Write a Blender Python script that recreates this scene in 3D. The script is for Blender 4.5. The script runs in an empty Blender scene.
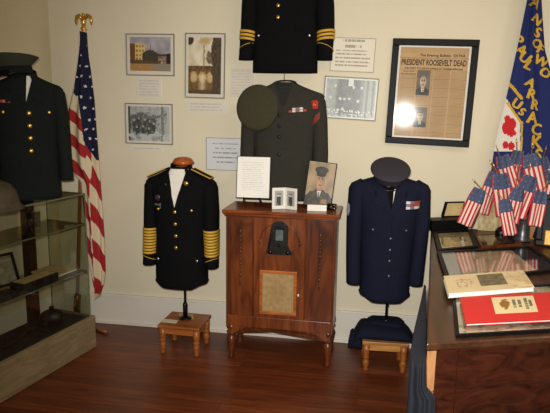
import bpy, bmesh, math, random
from mathutils import Vector, Matrix, noise
random.seed(7)
SC = bpy.context.scene
COL = SC.collection
R = math.radians
# ------------------------------------------------------------------ camera
FPX = 560.0
YAW, PITCH, ROLL, DIST, EYE = R(9.26), R(10.15), R(0.9), 3.58, 1.55
CF = Vector((-math.sin(YAW)*math.cos(PITCH), math.cos(YAW)*math.cos(PITCH), -math.sin(PITCH)))
_r = CF.cross(Vector((0, 0, 1))).normalized(); _u = _r.cross(CF)
CR = math.cos(ROLL)*_r + math.sin(ROLL)*_u
CU = -math.sin(ROLL)*_r + math.cos(ROLL)*_u
CP = Vector((0, -DIST, EYE))
def ray(px, py): return CR*((px-275)/FPX) + CU*((206.5-py)/FPX) + CF
def atY(px, py, Y=0.0):
    v = ray(px, py); return CP + v*((Y+DIST)/v.y)
def atZ(px, py, z):
    v = ray(px, py); return CP + v*((z-EYE)/v.z)
cd = bpy.data.cameras.new('camera'); cam = bpy.data.objects.new('camera', cd); COL.objects.link(cam)
cd.sensor_fit = 'HORIZONTAL'; cd.sensor_width = 36; cd.lens = FPX/550*36; cd.clip_start = .05
cam.matrix_world = Matrix(((CR.x, CU.x, -CF.x, CP.x), (CR.y, CU.y, -CF.y, CP.y), (CR.z, CU.z, -CF.z, CP.z), (0, 0, 0, 1)))
SC.camera = cam
SC.view_settings.view_transform = 'Standard'; SC.view_settings.look = 'None'
SC.view_settings.gamma = 1; SC.view_settings.use_curve_mapping = False; SC.view_settings.exposure = 0.0

# ------------------------------------------------------------------ materials
def lin(c):
    return tuple((x/255/12.92 if x/255 <= .04045 else ((x/255+.055)/1.055)**2.4) for x in c)
def nodemat(name):
    m = bpy.data.materials.new(name); m.use_nodes = True
    nt = m.node_tree; return m, nt, nt.nodes['Principled BSDF']
def plain(name, c, rough=.6, metal=0.0, var=.12, scale=40, bump=0.0, spec=.5):
    m, nt, b = nodemat(name); N = nt.nodes.new; L = nt.links.new
    tc = N('ShaderNodeTexCoord'); nz = N('ShaderNodeTexNoise'); nz.inputs['Scale'].default_value = scale
    nz.inputs['Detail'].default_value = 4
    L(tc.outputs['Object'], nz.inputs['Vector'])
    rp = N('ShaderNodeValToRGB'); l = lin(c)
    rp.color_ramp.elements[0].color = (*[x*(1-var) for x in l], 1); rp.color_ramp.elements[1].color = (*[min(1, x*(1+var)) for x in l], 1)
    rp.color_ramp.elements[0].position = .3; rp.color_ramp.elements[1].position = .7
    L(nz.outputs['Fac'], rp.inputs['Fac']); L(rp.outputs['Color'], b.inputs['Base Color'])
    b.inputs['Roughness'].default_value = rough; b.inputs['Metallic'].default_value = metal
    b.inputs['Specular IOR Level'].default_value = spec
    if bump:
        bp = N('ShaderNodeBump'); bp.inputs['Strength'].default_value = bump; bp.inputs['Distance'].default_value = .004
        L(nz.outputs['Fac'], bp.inputs['Height']); L(bp.outputs['Normal'], b.inputs['Normal'])
    return m
def wood(name, dark, light, axis='Z', scale=9, rough=.35, stretch=12):
    m, nt, b = nodemat(name); N = nt.nodes.new; L = nt.links.new
    tc = N('ShaderNodeTexCoord'); mp = N('ShaderNodeMapping')
    s = [scale*stretch/6]*3; s['XYZ'.index(axis)] = scale/6
    mp.inputs['Scale'].default_value = s
    L(tc.outputs['Object'], mp.inputs['Vector'])
    nz = N('ShaderNodeTexNoise'); nz.inputs['Scale'].default_value = 2.2; nz.inputs['Detail'].default_value = 6; nz.inputs['Distortion'].default_value = 1.4
    L(mp.outputs['Vector'], nz.inputs['Vector'])
    rp = N('ShaderNodeValToRGB'); rp.color_ramp.elements[0].position = .32; rp.color_ramp.elements[1].position = .7
    rp.color_ramp.elements[0].color = (*lin(dark), 1); rp.color_ramp.elements[1].color = (*lin(light), 1)
    L(nz.outputs['Fac'], rp.inputs['Fac']); L(rp.outputs['Color'], b.inputs['Base Color'])
    b.inputs['Roughness'].default_value = rough
    return m
def painted(name, rough=.5, spec=.4):
    m, nt, b = nodemat(name)
    a = nt.nodes.new('ShaderNodeVertexColor'); a.layer_name = 'Col'
    nt.links.new(a.outputs['Color'], b.inputs['Base Color'])
    b.inputs['Roughness'].default_value = rough; b.inputs['Specular IOR Level'].default_value = spec
    return m
def glass(name, tint=(1, 1, 1), rough=.02, ior=1.45):
    m = bpy.data.materials.new(name); m.use_nodes = True; nt = m.node_tree; nt.nodes.clear(); N = nt.nodes.new
    o = N('ShaderNodeOutputMaterial'); mx = N('ShaderNodeMixShader'); t = N('ShaderNodeBsdfTransparent'); g = N('ShaderNodeBsdfGlossy')
    fr = N('ShaderNodeFresnel'); ge = N('ShaderNodeNewGeometry'); mi_ = N('ShaderNodeMix')
    mi_.inputs[2].default_value = ior; mi_.inputs[3].default_value = 1/ior       # same pane seen from either side
    nt.links.new(ge.outputs['Backfacing'], mi_.inputs[0]); nt.links.new(mi_.outputs[0], fr.inputs['IOR'])
    t.inputs['Color'].default_value = (*tint, 1); g.inputs['Roughness'].default_value = rough
    nt.links.new(fr.outputs[0], mx.inputs[0]); nt.links.new(t.outputs[0], mx.inputs[1]); nt.links.new(g.outputs[0], mx.inputs[2])
    nt.links.new(mx.outputs[0], o.inputs['Surface']); return m
M = {}
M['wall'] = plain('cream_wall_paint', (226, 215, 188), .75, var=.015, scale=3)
M['wall_l'] = plain('shaded_wall_paint', (206, 193, 158), .75, var=.02, scale=3)  # left wall's shade put into a darker version of the wall cream
M['trim'] = plain('white_trim_paint', (226, 219, 205), .5, var=.02, scale=4)
M['ceil'] = plain('ceiling_paint', (225, 220, 205), .8, var=.02)
M['black_wool'] = plain('black_wool', (10, 10, 12), .9, var=.25, scale=300, bump=.2, spec=.15)
M['navy_wool'] = plain('navy_wool', (22, 25, 42), .9, var=.2, scale=300, bump=.2, spec=.15)
M['green_wool'] = plain('olive_green_wool', (54, 52, 46), .92, var=.2, scale=260, bump=.25, spec=.15)
M['dark_green_wool'] = plain('dark_green_wool', (25, 29, 27), .92, var=.2, scale=260, bump=.2, spec=.15)
M['cap_olive'] = plain('cap_olive', (60, 56, 40), .9, var=.12, scale=120, spec=.2)
M['cap_grey'] = plain('cap_slate', (58, 54, 62), .85, var=.12, scale=200, spec=.2)
M['cap_green'] = plain('cap_green', (60, 60, 50), .85, var=.12, scale=200, spec=.2)
M['patent'] = plain('black_patent_leather', (10, 10, 12), .15, var=.1)
M['gold'] = plain('gold_metal', (214, 170, 80), .3, metal=.8, var=.1)
M['gold_braid'] = plain('gold_braid', (206, 160, 52), .55, var=.2, scale=500)
M['gilt'] = plain('gilt_frame', (170, 130, 60), .45, metal=.4, var=.35, scale=60, bump=.5)
M['silver'] = plain('silver_metal', (190, 190, 190), .3, metal=.8, var=.1)
M['white_cloth'] = plain('white_shirt_cloth', (232, 226, 214), .8, var=.05, scale=60)
M['paper'] = plain('white_paper', (236, 233, 224), .7, var=.02)
M['cream_paper'] = plain('cream_paper', (224, 212, 184), .7, var=.05)
M['tan_paper'] = plain('tan_paper', (196, 170, 118), .7, var=.12, scale=15)
M['black_frame'] = plain('black_frame_lacquer', (14, 13, 13), .45, var=.1, spec=.12)
M['grey_frame'] = plain('thin_grey_frame', (120, 112, 98), .4, var=.1)
M['red'] = plain('red_cloth', (170, 45, 40), .7, var=.1)
M['redcover'] = plain('red_cover', (206, 44, 40), .4, var=.04)
M['walnut'] = wood('walnut_veneer', (84, 38, 16), (136, 70, 32), 'Z', 9, .3, 8)
M['walnut_dark'] = wood('walnut_dark', (66, 30, 13), (108, 54, 25), 'Z', 9, .3, 8)
M['walnut_top'] = wood('walnut_top', (86, 40, 16), (150, 76, 32), 'X', 9, .25, 8)
M['orange_wood'] = wood('orange_wood', (142, 72, 26), (190, 108, 46), 'X', 9, .35, 8)
M['stool_wood'] = wood('stool_wood', (132, 70, 28), (176, 104, 48), 'X', 9, .35, 8)
M['stool_pale'] = wood('stool_pale', (160, 106, 48), (206, 150, 80), 'X', 9, .4, 8)
M['cap_wood'] = wood('turned_knob_wood', (140, 64, 20), (196, 104, 40), 'X', 14, .25, 4)
M['desk'] = wood('desk_mahogany', (34, 14, 8), (74, 34, 20), 'X', 7, .3, 9)
M['desk_top'] = wood('desk_top', (52, 30, 17), (80, 48, 28), 'Y', 7, .35, 9)
M['worn_wood'] = wood('worn_wood', (150, 96, 56), (206, 152, 100), 'Z', 9, .6, 6)
M['case_wood'] = wood('limed_wood', (128, 110, 80), (160, 140, 106), 'Y', 7, .55, 9)
M['dark_post'] = wood('dark_post', (40, 20, 16), (66, 34, 24), 'Z', 9, .4, 8)
M['pole_wood'] = wood('pole_wood', (120, 76, 36), (162, 110, 60), 'Z', 9, .35, 6)
M['black_metal'] = plain('black_metal', (18, 18, 18), .35, metal=.4)
M['bronze'] = plain('dark_bronze', (40, 38, 34), .4, metal=.6, var=.3, scale=60)
M['pewter'] = plain('pewter', (92, 92, 94), .35, metal=.7, var=.2)
M['steel_green'] = plain('helmet_paint', (70, 58, 40), .6, var=.25, scale=20)
M['dark_leather'] = plain('dark_leather', (34, 28, 24), .5, var=.3, scale=30)
M['dark_cloth'] = plain('dark_cloth', (34, 34, 32), .9, var=.3, scale=40, bump=.4)
M['blue_cloth'] = plain('navy_cloth', (8, 13, 29), .85, var=.2, scale=60, bump=.2)
M['grille_cloth'] = plain('tan_grille_cloth', (178, 146, 98), .8, var=.15, scale=18)
M['dial_glass'] = plain('dial_glass', (96, 104, 104), .15, var=.2)
M['book_page'] = plain('page_edges', (222, 224, 232), .8, var=.05, scale=200)
M['gunmetal_glass'] = glass('case_glass', (.87, .88, .84), .01)
M['shelf_glass'] = glass('shelf_glass', (.78, .79, .68), .02)
M['pic_glass'] = glass('picture_glass', (1, 1, 1), .06)
M['clear_glass'] = glass('clear_glass', (.9, .92, .9), .02, 1.5)
M['edge_glass'] = plain('glass_edge', (110, 112, 86), .2, var=.1)
M['paint'] = painted('printed_paper', .55)
M['photo'] = painted('photo_print', .35)
M['flagcloth'] = painted('flag_cloth', .85, .2)
M['ink'] = plain('printing_ink', (40, 32, 26), .8, var=.1)
M['flag_gold'] = plain('flag_lettering', (206, 164, 48), .8, var=.12, scale=60)
M['brass'] = plain('brass', (150, 112, 54), .3, metal=.8, var=.2)
def floor_mat():
    m, nt, b = nodemat('floor_boards'); N = nt.nodes.new; L = nt.links.new
    tc = N('ShaderNodeTexCoord')
    br = N('ShaderNodeTexBrick'); br.inputs['Scale'].default_value = 1; br.offset = .37
    br.inputs['Brick Width'].default_value = 1.9; br.inputs['Row Height'].default_value = .062; br.inputs['Mortar Size'].default_value = .0012
    br.inputs['Color1'].default_value = (*lin((128, 64, 30)), 1); br.inputs['Color2'].default_value = (*lin((98, 45, 20)), 1); br.inputs['Mortar'].default_value = (*lin((40, 16, 8)), 1)
    L(tc.outputs['Object'], br.inputs['Vector'])
    mp = N('ShaderNodeMapping'); mp.inputs['Scale'].default_value = (2.2, 26, 1); L(tc.outputs['Object'], mp.inputs['Vector'])
    nz = N('ShaderNodeTexNoise'); nz.inputs['Scale'].default_value = 2; nz.inputs['Detail'].default_value = 6; L(mp.outputs['Vector'], nz.inputs['Vector'])
    rp = N('ShaderNodeValToRGB'); rp.color_ramp.elements[0].position = .3; rp.color_ramp.elements[1].position = .75
    rp.color_ramp.elements[0].color = (.55, .5, .48, 1); rp.color_ramp.elements[1].color = (1.35, 1.3, 1.2, 1)
    L(nz.outputs['Fac'], rp.inputs['Fac'])
    mx = N('ShaderNodeMix'); mx.data_type = 'RGBA'; mx.blend_type = 'MULTIPLY'; mx.inputs['Factor'].default_value = 1
    L(br.outputs['Color'], mx.inputs['A']); L(rp.outputs['Color'], mx.inputs['B']); L(mx.outputs['Result'], b.inputs['Base Color'])
    b.inputs['Roughness'].default_value = .38
    return m
M['floor'] = floor_mat()
M['walnut_fig'] = wood('figured_walnut', (62, 28, 12), (134, 68, 32), 'Z', 7, .3, 4)

# ------------------------------------------------------------------ object helpers
def empty(name, label, cat, loc=(0, 0, 0), rz=0.0, group=None, rx=0.0, ry=0.0):
    o = bpy.data.objects.new(name, None); COL.objects.link(o); o.empty_display_size = .1
    o.location = loc; o.rotation_euler = (rx, ry, rz)
    return tag(o, label, cat, group)
def tag(o, label, cat, group=None):
    o['label'] = label; o['category'] = cat
    if group: o['group'] = group
    return o
def mesh_obj(name, bm, mat, parent=None, smooth=False, world=False, label=None, recalc=True):
    if recalc: bmesh.ops.recalc_face_normals(bm, faces=bm.faces[:])
    if world and parent is not None:
        mats = []; q = parent
        while q is not None:
            mats.append(Matrix.LocRotScale(q.location, q.rotation_euler, q.scale)); q = q.parent
        W = Matrix.Identity(4)
        for a in reversed(mats): W = W @ a
        bmesh.ops.transform(bm, matrix=W.inverted(), verts=bm.verts)
    me = bpy.data.meshes.new(name); bm.to_mesh(me); bm.free()
    if smooth:
        for p in me.polygons: p.use_smooth = True
    for m_ in (mat if isinstance(mat, (list, tuple)) else [mat]): me.materials.append(m_)
    o = bpy.data.objects.new(name, me); COL.objects.link(o)
    if parent is not None: o.parent = parent
    if label: o['label'] = label
    return o
def struct(name, bm, mat):
    o = mesh_obj(name, bm, mat); o['kind'] = 'structure'; return o
def rebase(o, loc):
    """put a single mesh's origin at its base"""
    v = Vector(loc); o.data.transform(Matrix.Translation(-v)); o.location = v; return o
def box(bm, x0, x1, y0, y1, z0, z1, bev=0.0, mi=0):
    r = bmesh.ops.create_cube(bm, size=1)
    for v in r['verts']:
        v.co = Vector(((x0+x1)/2+v.co.x*(x1-x0), (y0+y1)/2+v.co.y*(y1-y0), (z0+z1)/2+v.co.z*(z1-z0)))
    fs = set(f for v in r['verts'] for f in v.link_faces)
    for f in fs: f.material_index = mi
    if bev:
        es = set(e for v in r['verts'] for e in v.link_edges)
        bmesh.ops.bevel(bm, geom=list(es), offset=bev, segments=2, affect='EDGES', profile=.5)
    return bm
def B(*a, **k): return box(bmesh.new(), *a, **k)
def lathe(bm, prof, c=(0, 0, 0), seg=24, sx=1.0, sy=1.0, cap=True):
    rings = []
    for r, z in prof:
        rings.append([bm.verts.new((c[0]+r*sx*math.cos(2*math.pi*i/seg), c[1]+r*sy*math.sin(2*math.pi*i/seg), c[2]+z)) for i in range(seg)])
    for a, b in zip(rings, rings[1:]):
        for i in range(seg): bm.faces.new((a[i], a[(i+1) % seg], b[(i+1) % seg], b[i]))
    if cap: bm.faces.new(rings[0][::-1]); bm.faces.new(rings[-1])
    return bm
def blob(bm, c, r):
    if not isinstance(r, (tuple, list)): r = (r, r, r)
    bmesh.ops.create_uvsphere(bm, u_segments=12, v_segments=8, radius=1, matrix=Matrix.Translation(c) @ Matrix.Diagonal((*r, 1)))
    return bm
def tube(bm, pts, r, seg=8):
    pts = [Vector(p) for p in pts]; rings = []
    rr = r if isinstance(r, (list, tuple)) else [r]*len(pts)
    for i, p in enumerate(pts):
        t = (pts[min(i+1, len(pts)-1)]-pts[max(i-1, 0)]).normalized()
        n = t.cross(Vector((0, 1, 0)) if abs(t.y) < .9 else Vector((1, 0, 0))).normalized(); b = t.cross(n)
        rings.append([bm.verts.new(p+(n*math.cos(2*math.pi*k/seg)+b*math.sin(2*math.pi*k/seg))*rr[i]) for k in range(seg)])
    for a, b in zip(rings, rings[1:]):
        for k in range(seg): bm.faces.new((a[k], a[(k+1) % seg], b[(k+1) % seg], b[k]))
    bm.faces.new(rings[0][::-1]); bm.faces.new(rings[-1]); return bm
def loft(bm, rings, cap0=True, cap1=True):
    vs = [[bm.verts.new(p) for p in r] for r in rings]; n = len(vs[0])
    for a, b in zip(vs, vs[1:]):
        for i in range(n): bm.faces.new((a[i], a[(i+1) % n], b[(i+1) % n], b[i]))
    if cap0: bm.faces.new(vs[0][::-1])
    if cap1: bm.faces.new(vs[-1])
    return bm
def prism(bm, poly, d, mi=0):
    """poly: list of 3D points (one face), extruded by vector d"""
    a = [bm.verts.new(p) for p in poly]; b = [bm.verts.new(Vector(p)+Vector(d)) for p in poly]; n = len(a)
    f = bm.faces.new(a); g = bm.faces.new(b[::-1])
    for x in [f, g]: x.material_index = mi
    for i in range(n): bm.faces.new((a[i], a[(i+1) % n], b[(i+1) % n], b[i])).material_index = mi
    return bm
def lerp(a, b, t): return a+(b-a)*t
def tabl(t, x):
    """piecewise linear, t = [(x, y), ...]"""
    if x <= t[0][0]: return t[0][1]
    for (x0, y0), (x1, y1) in zip(t, t[1:]):
        if x <= x1: return y0+(y1-y0)*(x-x0)/(x1-x0)
    return t[-1][1]
def smt(t, x):
    if x <= t[0][0]: return t[0][1]
    for (x0, y0), (x1, y1) in zip(t, t[1:]):
        if x <= x1:
            k = (x-x0)/(x1-x0); k = k*k*(3-2*k); return y0+(y1-y0)*k
    return t[-1][1]
def nz(x, y, s=1.0, seed=0.0): return noise.noise(Vector((x*s, y*s, seed)))   # about -1 .. 1
def sheet(name, P, nu, nv, col, mat, parent, world=False, thick=None, smooth=False, label=None):
    """grid P(u,v) coloured per face by col(u,v) in 0..255"""
    bm = bmesh.new(); lay = bm.loops.layers.float_color.new('Col')
    vs = [[bm.verts.new(P(i/nu, j/nv)) for i in range(nu+1)] for j in range(nv+1)]
    for j in range(nv):
        for i in range(nu):
            f = bm.faces.new((vs[j][i], vs[j+1][i], vs[j+1][i+1], vs[j][i+1]))
            c = (*lin(tuple(max(0, min(255, q)) for q in col((i+.5)/nu, (j+.5)/nv))), 1)
            for l in f.loops: l[lay] = c
    o = mesh_obj(name, bm, mat, parent, smooth, world, label, recalc=False)
    if thick:
        md = o.modifiers.new('thickness', 'SOLIDIFY'); md.thickness = thick; md.offset = -1
    return o
def glyphs(text, size=1.0, align='CENTER', bold=0.0):
    cu = bpy.data.curves.new('text', 'FONT'); cu.body = text; cu.size = size; cu.align_x = align; cu.align_y = 'CENTER'; cu.resolution_u = 3; cu.offset = bold
    ob = bpy.data.objects.new('text', cu); COL.objects.link(ob); bpy.context.view_layer.update()
    me = bpy.data.meshes.new_from_object(ob.evaluated_get(bpy.context.evaluated_depsgraph_get()))
    bpy.data.objects.remove(ob); bpy.data.curves.remove(cu)
    bm = bmesh.new(); bm.from_mesh(me); bpy.data.meshes.remove(me); return bm
def text_obj(name, text, w, h, cx, cz, y, mat, parent, bold=.025):
    """flat lettering in the local XZ plane facing -Y, fitted to w x h"""
    bm = glyphs(text, bold=bold)
    xs = [v.co.x for v in bm.verts]; ys = [v.co.y for v in bm.verts]
    sx = w/(max(xs)-min(xs)); sy = h/(max(ys)-min(ys)); mx = (max(xs)+min(xs))/2; my = (max(ys)+min(ys))/2
    for v in bm.verts: v.co = Vector((cx+(v.co.x-mx)*sx, y, cz+(v.co.y-my)*sy))
    return mesh_obj(name, bm, mat, parent)

# ------------------------------------------------------------------ room
LW = Vector((-.204, -.979, 0))            # direction of the left wall, coming towards the camera
CX = -2.125
bm = bmesh.new()
fl = [(CX, 0, 0), (2.6, 0, 0), (2.6, -5.6, 0), (CX-5.6*.2084, -5.6, 0)]
struct('floor', prism(bmesh.new(), fl, (0, 0, -.06)), M['floor'])
struct('ceiling', prism(bmesh.new(), [(x, y, 2.75) for x, y, z in fl], (0, 0, .06)), M['ceil'])
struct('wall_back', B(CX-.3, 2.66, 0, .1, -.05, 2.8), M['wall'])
a = Vector((CX, 0, -.05)); b = a+LW*5.9
nrm = Vector((-.979, .204, 0))
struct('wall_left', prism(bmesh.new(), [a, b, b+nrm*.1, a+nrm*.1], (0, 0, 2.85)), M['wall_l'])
struct('wall_right', B(2.6, 2.7, -5.7, .1, -.05, 2.8), M['wall'])
struct('wall_front', B(-3.5, 2.7, -5.7, -5.6, -.05, 2.8), M['wall'])
bb = bmesh.new(); box(bb, CX-.02, 2.6, -.016, 0, 0, .2, .002); box(bb, CX-.02, 2.6, -.022, 0, .2, .222, .004); box(bb, CX-.02, 2.6, -.03, -.012, 0, .02, .004)
struct('baseboard_back', bb, M['trim'])
bb = prism(bmesh.new(), [Vector((CX, 0, 0)), Vector((CX, 0, 0))+LW*5.5, Vector((CX, 0, 0))+LW*5.5-nrm*.016, Vector((CX, 0, 0))-nrm*.016], (0, 0, .22))
struct('baseboard_left', bb, M['trim'])

# ------------------------------------------------------------------ picture contents
def hsh(i, j=0): 
    x = math.sin(i*127.1+j*311.7)*43758.5453; return x-math.floor(x)
def textrows(u, v, rows, bg, ink, seed=0, margin=.08, fill=.6, center=False):
    """word-like dashes, u v in 0..1"""
    k = int(v*rows); f = v*rows-k
    wid = (.62+.36*hsh(k, seed))*(1-2*margin) if center else (1-2*margin)*(.82+.18*hsh(k, seed))
    x0 = .5-wid/2 if center else margin
    if f > fill or f < .12 or u < x0 or u > x0+wid: return bg
    w = noise.noise(Vector((u*34, k*7.3, seed*1.7)))
    return tuple(lerp(a, b, .75 if w > -.22 else .1) for a, b in zip(bg, ink))
def mix(a, b, t): t = max(0, min(1, t)); return tuple(lerp(x, y, t) for x, y in zip(a, b))
def street(u, v):
    n = nz(u, v, 6, 1); n2 = nz(u, v, 22, 2)
    c = mix((150, 146, 158), (196, 188, 186), .5+.8*n)
    if abs(u-.52) < .012 and .22 < v < .5: c = (110, 104, 104)
    if u < .38 and v > .2+.05*u and v < .68:
        c = (226, 196, 120) if u > .12 else (120, 74, 44)
        if u > .12 and (int(u*26) % 2 == 0) and (int(v*16) % 2 == 0): c = (150, 120, 70)
    if v > .5-.12*math.sin(max(0, min(1, (u-.3)/.4))*3.14)+.03*n2 and v < .78 and u > .3: c = mix((52, 54, 46), (90, 84, 66), .5+n2)
    if v > .58 and v < .78 and u > .7: c = mix((120, 70, 50), (190, 176, 168), .5+n2)
    if u > .9 and .48 < v < .8: c = (50, 48, 44)
    if .66+.1*u < v < .8 and u < .75: c = mix((70, 58, 40), (120, 90, 56), .5+n2)
    if v > .78: c = mix((176, 138, 84), (150, 138, 122), u*1.2+.3*n2)
    if v > .86 and u < .55: c = mix((196, 150, 84), (166, 120, 66), .5+n2)
    return c
def bridge(u, v):
    n = nz(u, v, 5, 3); n2 = nz(u, v, 18, 4); n3 = nz(u, v, 40, 4)
    if u > .72+.07*n+.03*n2: return mix((66, 54, 42), (112, 94, 76), .4+.6*n2+.3*n3)
    if v < .5:
        c = mix((238, 230, 208), (206, 188, 148), .35+.9*n+.3*n2)
        if (u-.02)**2+((v-.04)*1.3)**2 < .016+.01*n2: c = (76, 62, 46)
        k = ((u-.5)/.2)**2+((v-.06)/.07)**2
        if k < 1+n2: c = mix((200, 166, 120), c, k*.6)
        k = ((u-.66)/.13)**2+((v-.36)/.12)**2
        if k < 1+1.2*n2: c = mix((92, 74, 54), (150, 126, 94), .5+n2+.4*n3)
        if abs(u-.47-.015*n2) < .014 and .14 < v: c = (112, 92, 66)
        return c
    if v < .57: return mix((136, 108, 62), (78, 60, 36), .5+n2+.5*n3)
    c = mix((150, 116, 68), (92, 70, 40), .5+.8*n2+.5*n3)
    for cx in (.16, .42, .66):
        k = ((u-cx)/.115)**2+((v-.7)/.1)**2
        if k < 1+.5*n2: c = mix((232, 212, 168), (176, 138, 84), .3+.5*k+.4*n3)
    if v > .66:
        k = abs(u-.42)/.14
        if k < 1+.3*n2: c = mix((238, 220, 180), c, .25+.6*k)
    if v > .92: c = mix((112, 88, 54), (84, 66, 40), .5+n2)
    return c
def bwscene(u, v):
    n = nz(u, v, 7, 5); n2 = nz(u, v, 18, 6); n3 = nz(u, v, 40, 7)
    g = 176+34*n+30*n2+22*n3
    d = ((u-.34)/.36)**2+((v-.5)/.32)**2
    if d < 1+.7*n+.4*n2: g = 100+50*n2+34*n+40*n3
    for cx, cy in ((.14, .4), (.26, .36), (.4, .38), (.52, .44), (.62, .5), (.2, .6), (.36, .58), (.5, .64)):
        if ((u-cx)/.04)**2+((v-cy-.12)/.1)**2 < 1+n2: g = 78+30*n3
        if ((u-cx)/.024)**2+((v-cy)/.035)**2 < 1+.5*n2: g = 176
    if abs(v-.16-.16*math.sin(u*3)) < .035 and u > .2: g = 120+40*n2
    if .8 < u < .86: g = 136+40*n2
    if u > .93: g = 190
    if u < .05: g = 84+30*n2
    if v > .8 and n > -.1: g = 196+26*n3
    return (g, g+3, g)
def bwgroup(u, v):
    n = nz(u, v, 7, 8); n2 = nz(u, v, 24, 9); n3 = nz(u, v, 50, 10)
    g = 160+34*n+26*n2+14*n3
    if u > .74 and abs((u*9) % 1-.5) < .2: g = 112+34*n2
    k = smt([(.0, 0), (.16, .2), (.3, 1), (.62, 1), (.8, .15), (1, 0)], u)*smt([(0, .75), (.3, 1), (.75, 1), (1, .4)], v)
    g = lerp(g, 72+40*n2+26*n+22*n3, max(0, min(1, k*1.25+.5*n+.25*n2)))
    if .44 < u < .55 and v < .17: g = 196
    for cx, cy in ((.3, .52), (.38, .53), (.48, .5), (.1, .5), (.66, .56), (.55, .2), (.18, .18), (.36, .8), (.26, .84), (.08, .85), (.7, .88), (.72, .2)):
        if ((u-cx)/.026)**2+((v-cy)/.04)**2 < 1+n2: g = 190+20*n3
    if v > .82 and n2 > .2: g = 206
    return (g, g+3, g-6)
def man(u, v, bg, skin, coat, hat=None, hair=(50, 42, 36)):
    c = mix(bg, tuple(x*.8 for x in bg), .5+nz(u, v, 4, 11))
    if v > .62 and abs(u-.5) < .16+(v-.62)*1.4+(.1 if v > .68 else 0):
        c = mix(coat, tuple(x*.6 for x in coat), .5+nz(u, v, 9, 12))
        if abs(u-.5) < .09*(1-(v-.62)/.24): c = (220, 214, 200)
        if abs(u-.5) < .02 and v > .68: c = tuple(x*.4 for x in coat)
    if abs(u-.5) < .085 and .5 < v < .66: c = tuple(x*.8 for x in skin)
    h = ((u-.5)/.155)**2+((v-.42)/.2)**2
    if h < 1:
        c = mix(skin, tuple(x*.72 for x in skin), abs(u-.44)*3)
        if v < .3: c = hair
        for ex in (.44, .56):
            if abs(u-ex) < .03 and abs(v-.39) < .014: c = (44, 34, 30)
            if abs(u-ex) < .04 and abs(v-.36) < .01: c = (66, 52, 44)
        if abs(u-.5) < .02 and .4 < v < .47: c = tuple(x*.8 for x in skin)
        if abs(u-.5) < .05 and abs(v-.525) < .011: c = (120, 66, 58)
    if hat:
        if ((u-.5)/.25)**2+((v-.18)/.085)**2 < 1: c = hat
        if abs(u-.5) < .17 and .2 < v < .29: c = tuple(x*.7 for x in hat)
        if ((u-.5)/.17)**2+((v-.3)/.03)**2 < 1: c = (20, 18, 16)
        if abs(u-.5) < .025 and abs(v-.215) < .025: c = (90, 78, 50)
    return c
def couple(u, v):
    n2 = nz(u, v, 16, 15); g = 168+30*n2
    for cx in (.36, .62):
        if abs(u-cx) < .13 and v > .38: g = 74+30*n2
        if ((u-cx)/.07)**2+((v-.3)/.08)**2 < 1: g = 200
        if ((u-cx)/.08)**2+((v-.22)/.05)**2 < 1: g = 60
        if v > .78 and abs(u-cx) < .02: g = 150
    return (g, g, g-3)

# ------------------------------------------------------------------ framed pictures on the back wall
def wall_rect(tl, tr, bl, br, Y):
    P = [atY(*q, Y) for q in (tl, tr, bl, br)]
    c = sum(P, Vector())/4
    w = ((P[1]-P[0]).length+(P[3]-P[2]).length)/2; h = ((P[0]-P[2]).length+(P[1]-P[3]).length)/2
    ang = math.atan2((P[1]-P[0]).z+(P[3]-P[2]).z, (P[1]-P[0]).x+(P[3]-P[2]).x)
    return c, w, h, ang
def frame_bm(w, h, fw, d, bev=.002):
    bm = bmesh.new()
    for x0, x1, z0, z1 in ((-w/2, w/2, h/2-fw, h/2), (-w/2, w/2, -h/2, -h/2+fw), (-w/2, -w/2+fw, -h/2+fw, h/2-fw), (w/2-fw, w/2, -h/2+fw, h/2-fw)):
        box(bm, x0, x1, -d, 0, z0, z1, bev)
    return bm
def wall_picture(name, label, cat, px, col, n, fw=.006, d=.012, mat='grey_frame', border=(.05, .05, .05, .05), mount=(226, 220, 204), group=None, glassy=True):
    c, w, h, ang = wall_rect(*px, -d)
    t = empty(name, label, cat, (c.x, 0, c.z), 0, group, 0, -ang)
    mesh_obj('frame', frame_bm(w, h, fw, d), M[mat], t)
    mesh_obj('backing', B(-w/2+fw, w/2-fw, -.004, -.001, -h/2+fw, h/2-fw), M['paper'], t)
    wi, hi = w-2*fw, h-2*fw; l, r, tp, bt = border
    def cc(u, v):
        if u < l or u > 1-r or v < tp or v > 1-bt: return mount
        return col((u-l)/(1-l-r), (v-tp)/(1-tp-bt))
    sheet('print', lambda u, v: (-wi/2+wi*u, -.0055, hi/2-hi*v), n[0], n[1], cc, M['photo'], t)
    if glassy: mesh_obj('glass', B(-wi/2, wi/2, -.0085, -.007, -hi/2, hi/2), M['pic_glass'], t)
    return t, w, h
wall_picture('framed_photograph', 'thin framed colour photograph of a street with a cream building and trees', 'picture',
             ((126, 33.6), (174.3, 33.6), (125.7, 75), (174, 76.3)), street, (64, 54), border=(.06, .07, .05, .1))
wall_picture('framed_photograph', 'tall sepia photograph of a river and stone bridge in a thin frame', 'picture',
             ((185, 32.7), (225, 33.2), (184.6, 97.5), (224.6, 98.8)), bridge, (50, 76), border=(.07, .07, .05, .05), mat='grey_frame')
wall_picture('framed_photograph', 'black and white photograph of a crowd, hung below the colour street photograph', 'picture',
             ((125, 103), (172.6, 104), (125, 143.3), (172.3, 145)), bwscene, (64, 54), border=(.05, .05, .05, .06))
wall_picture('framed_photograph', 'black and white group photograph hung above the gap right of the olive jacket', 'picture',
             ((324, 75.7), (378.7, 78.5), (322.6, 117.5), (376.3, 121.6)), bwgroup, (72, 56), border=(.03, .03, .04, .04), mount=(204, 206, 196), glassy=False)
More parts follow.
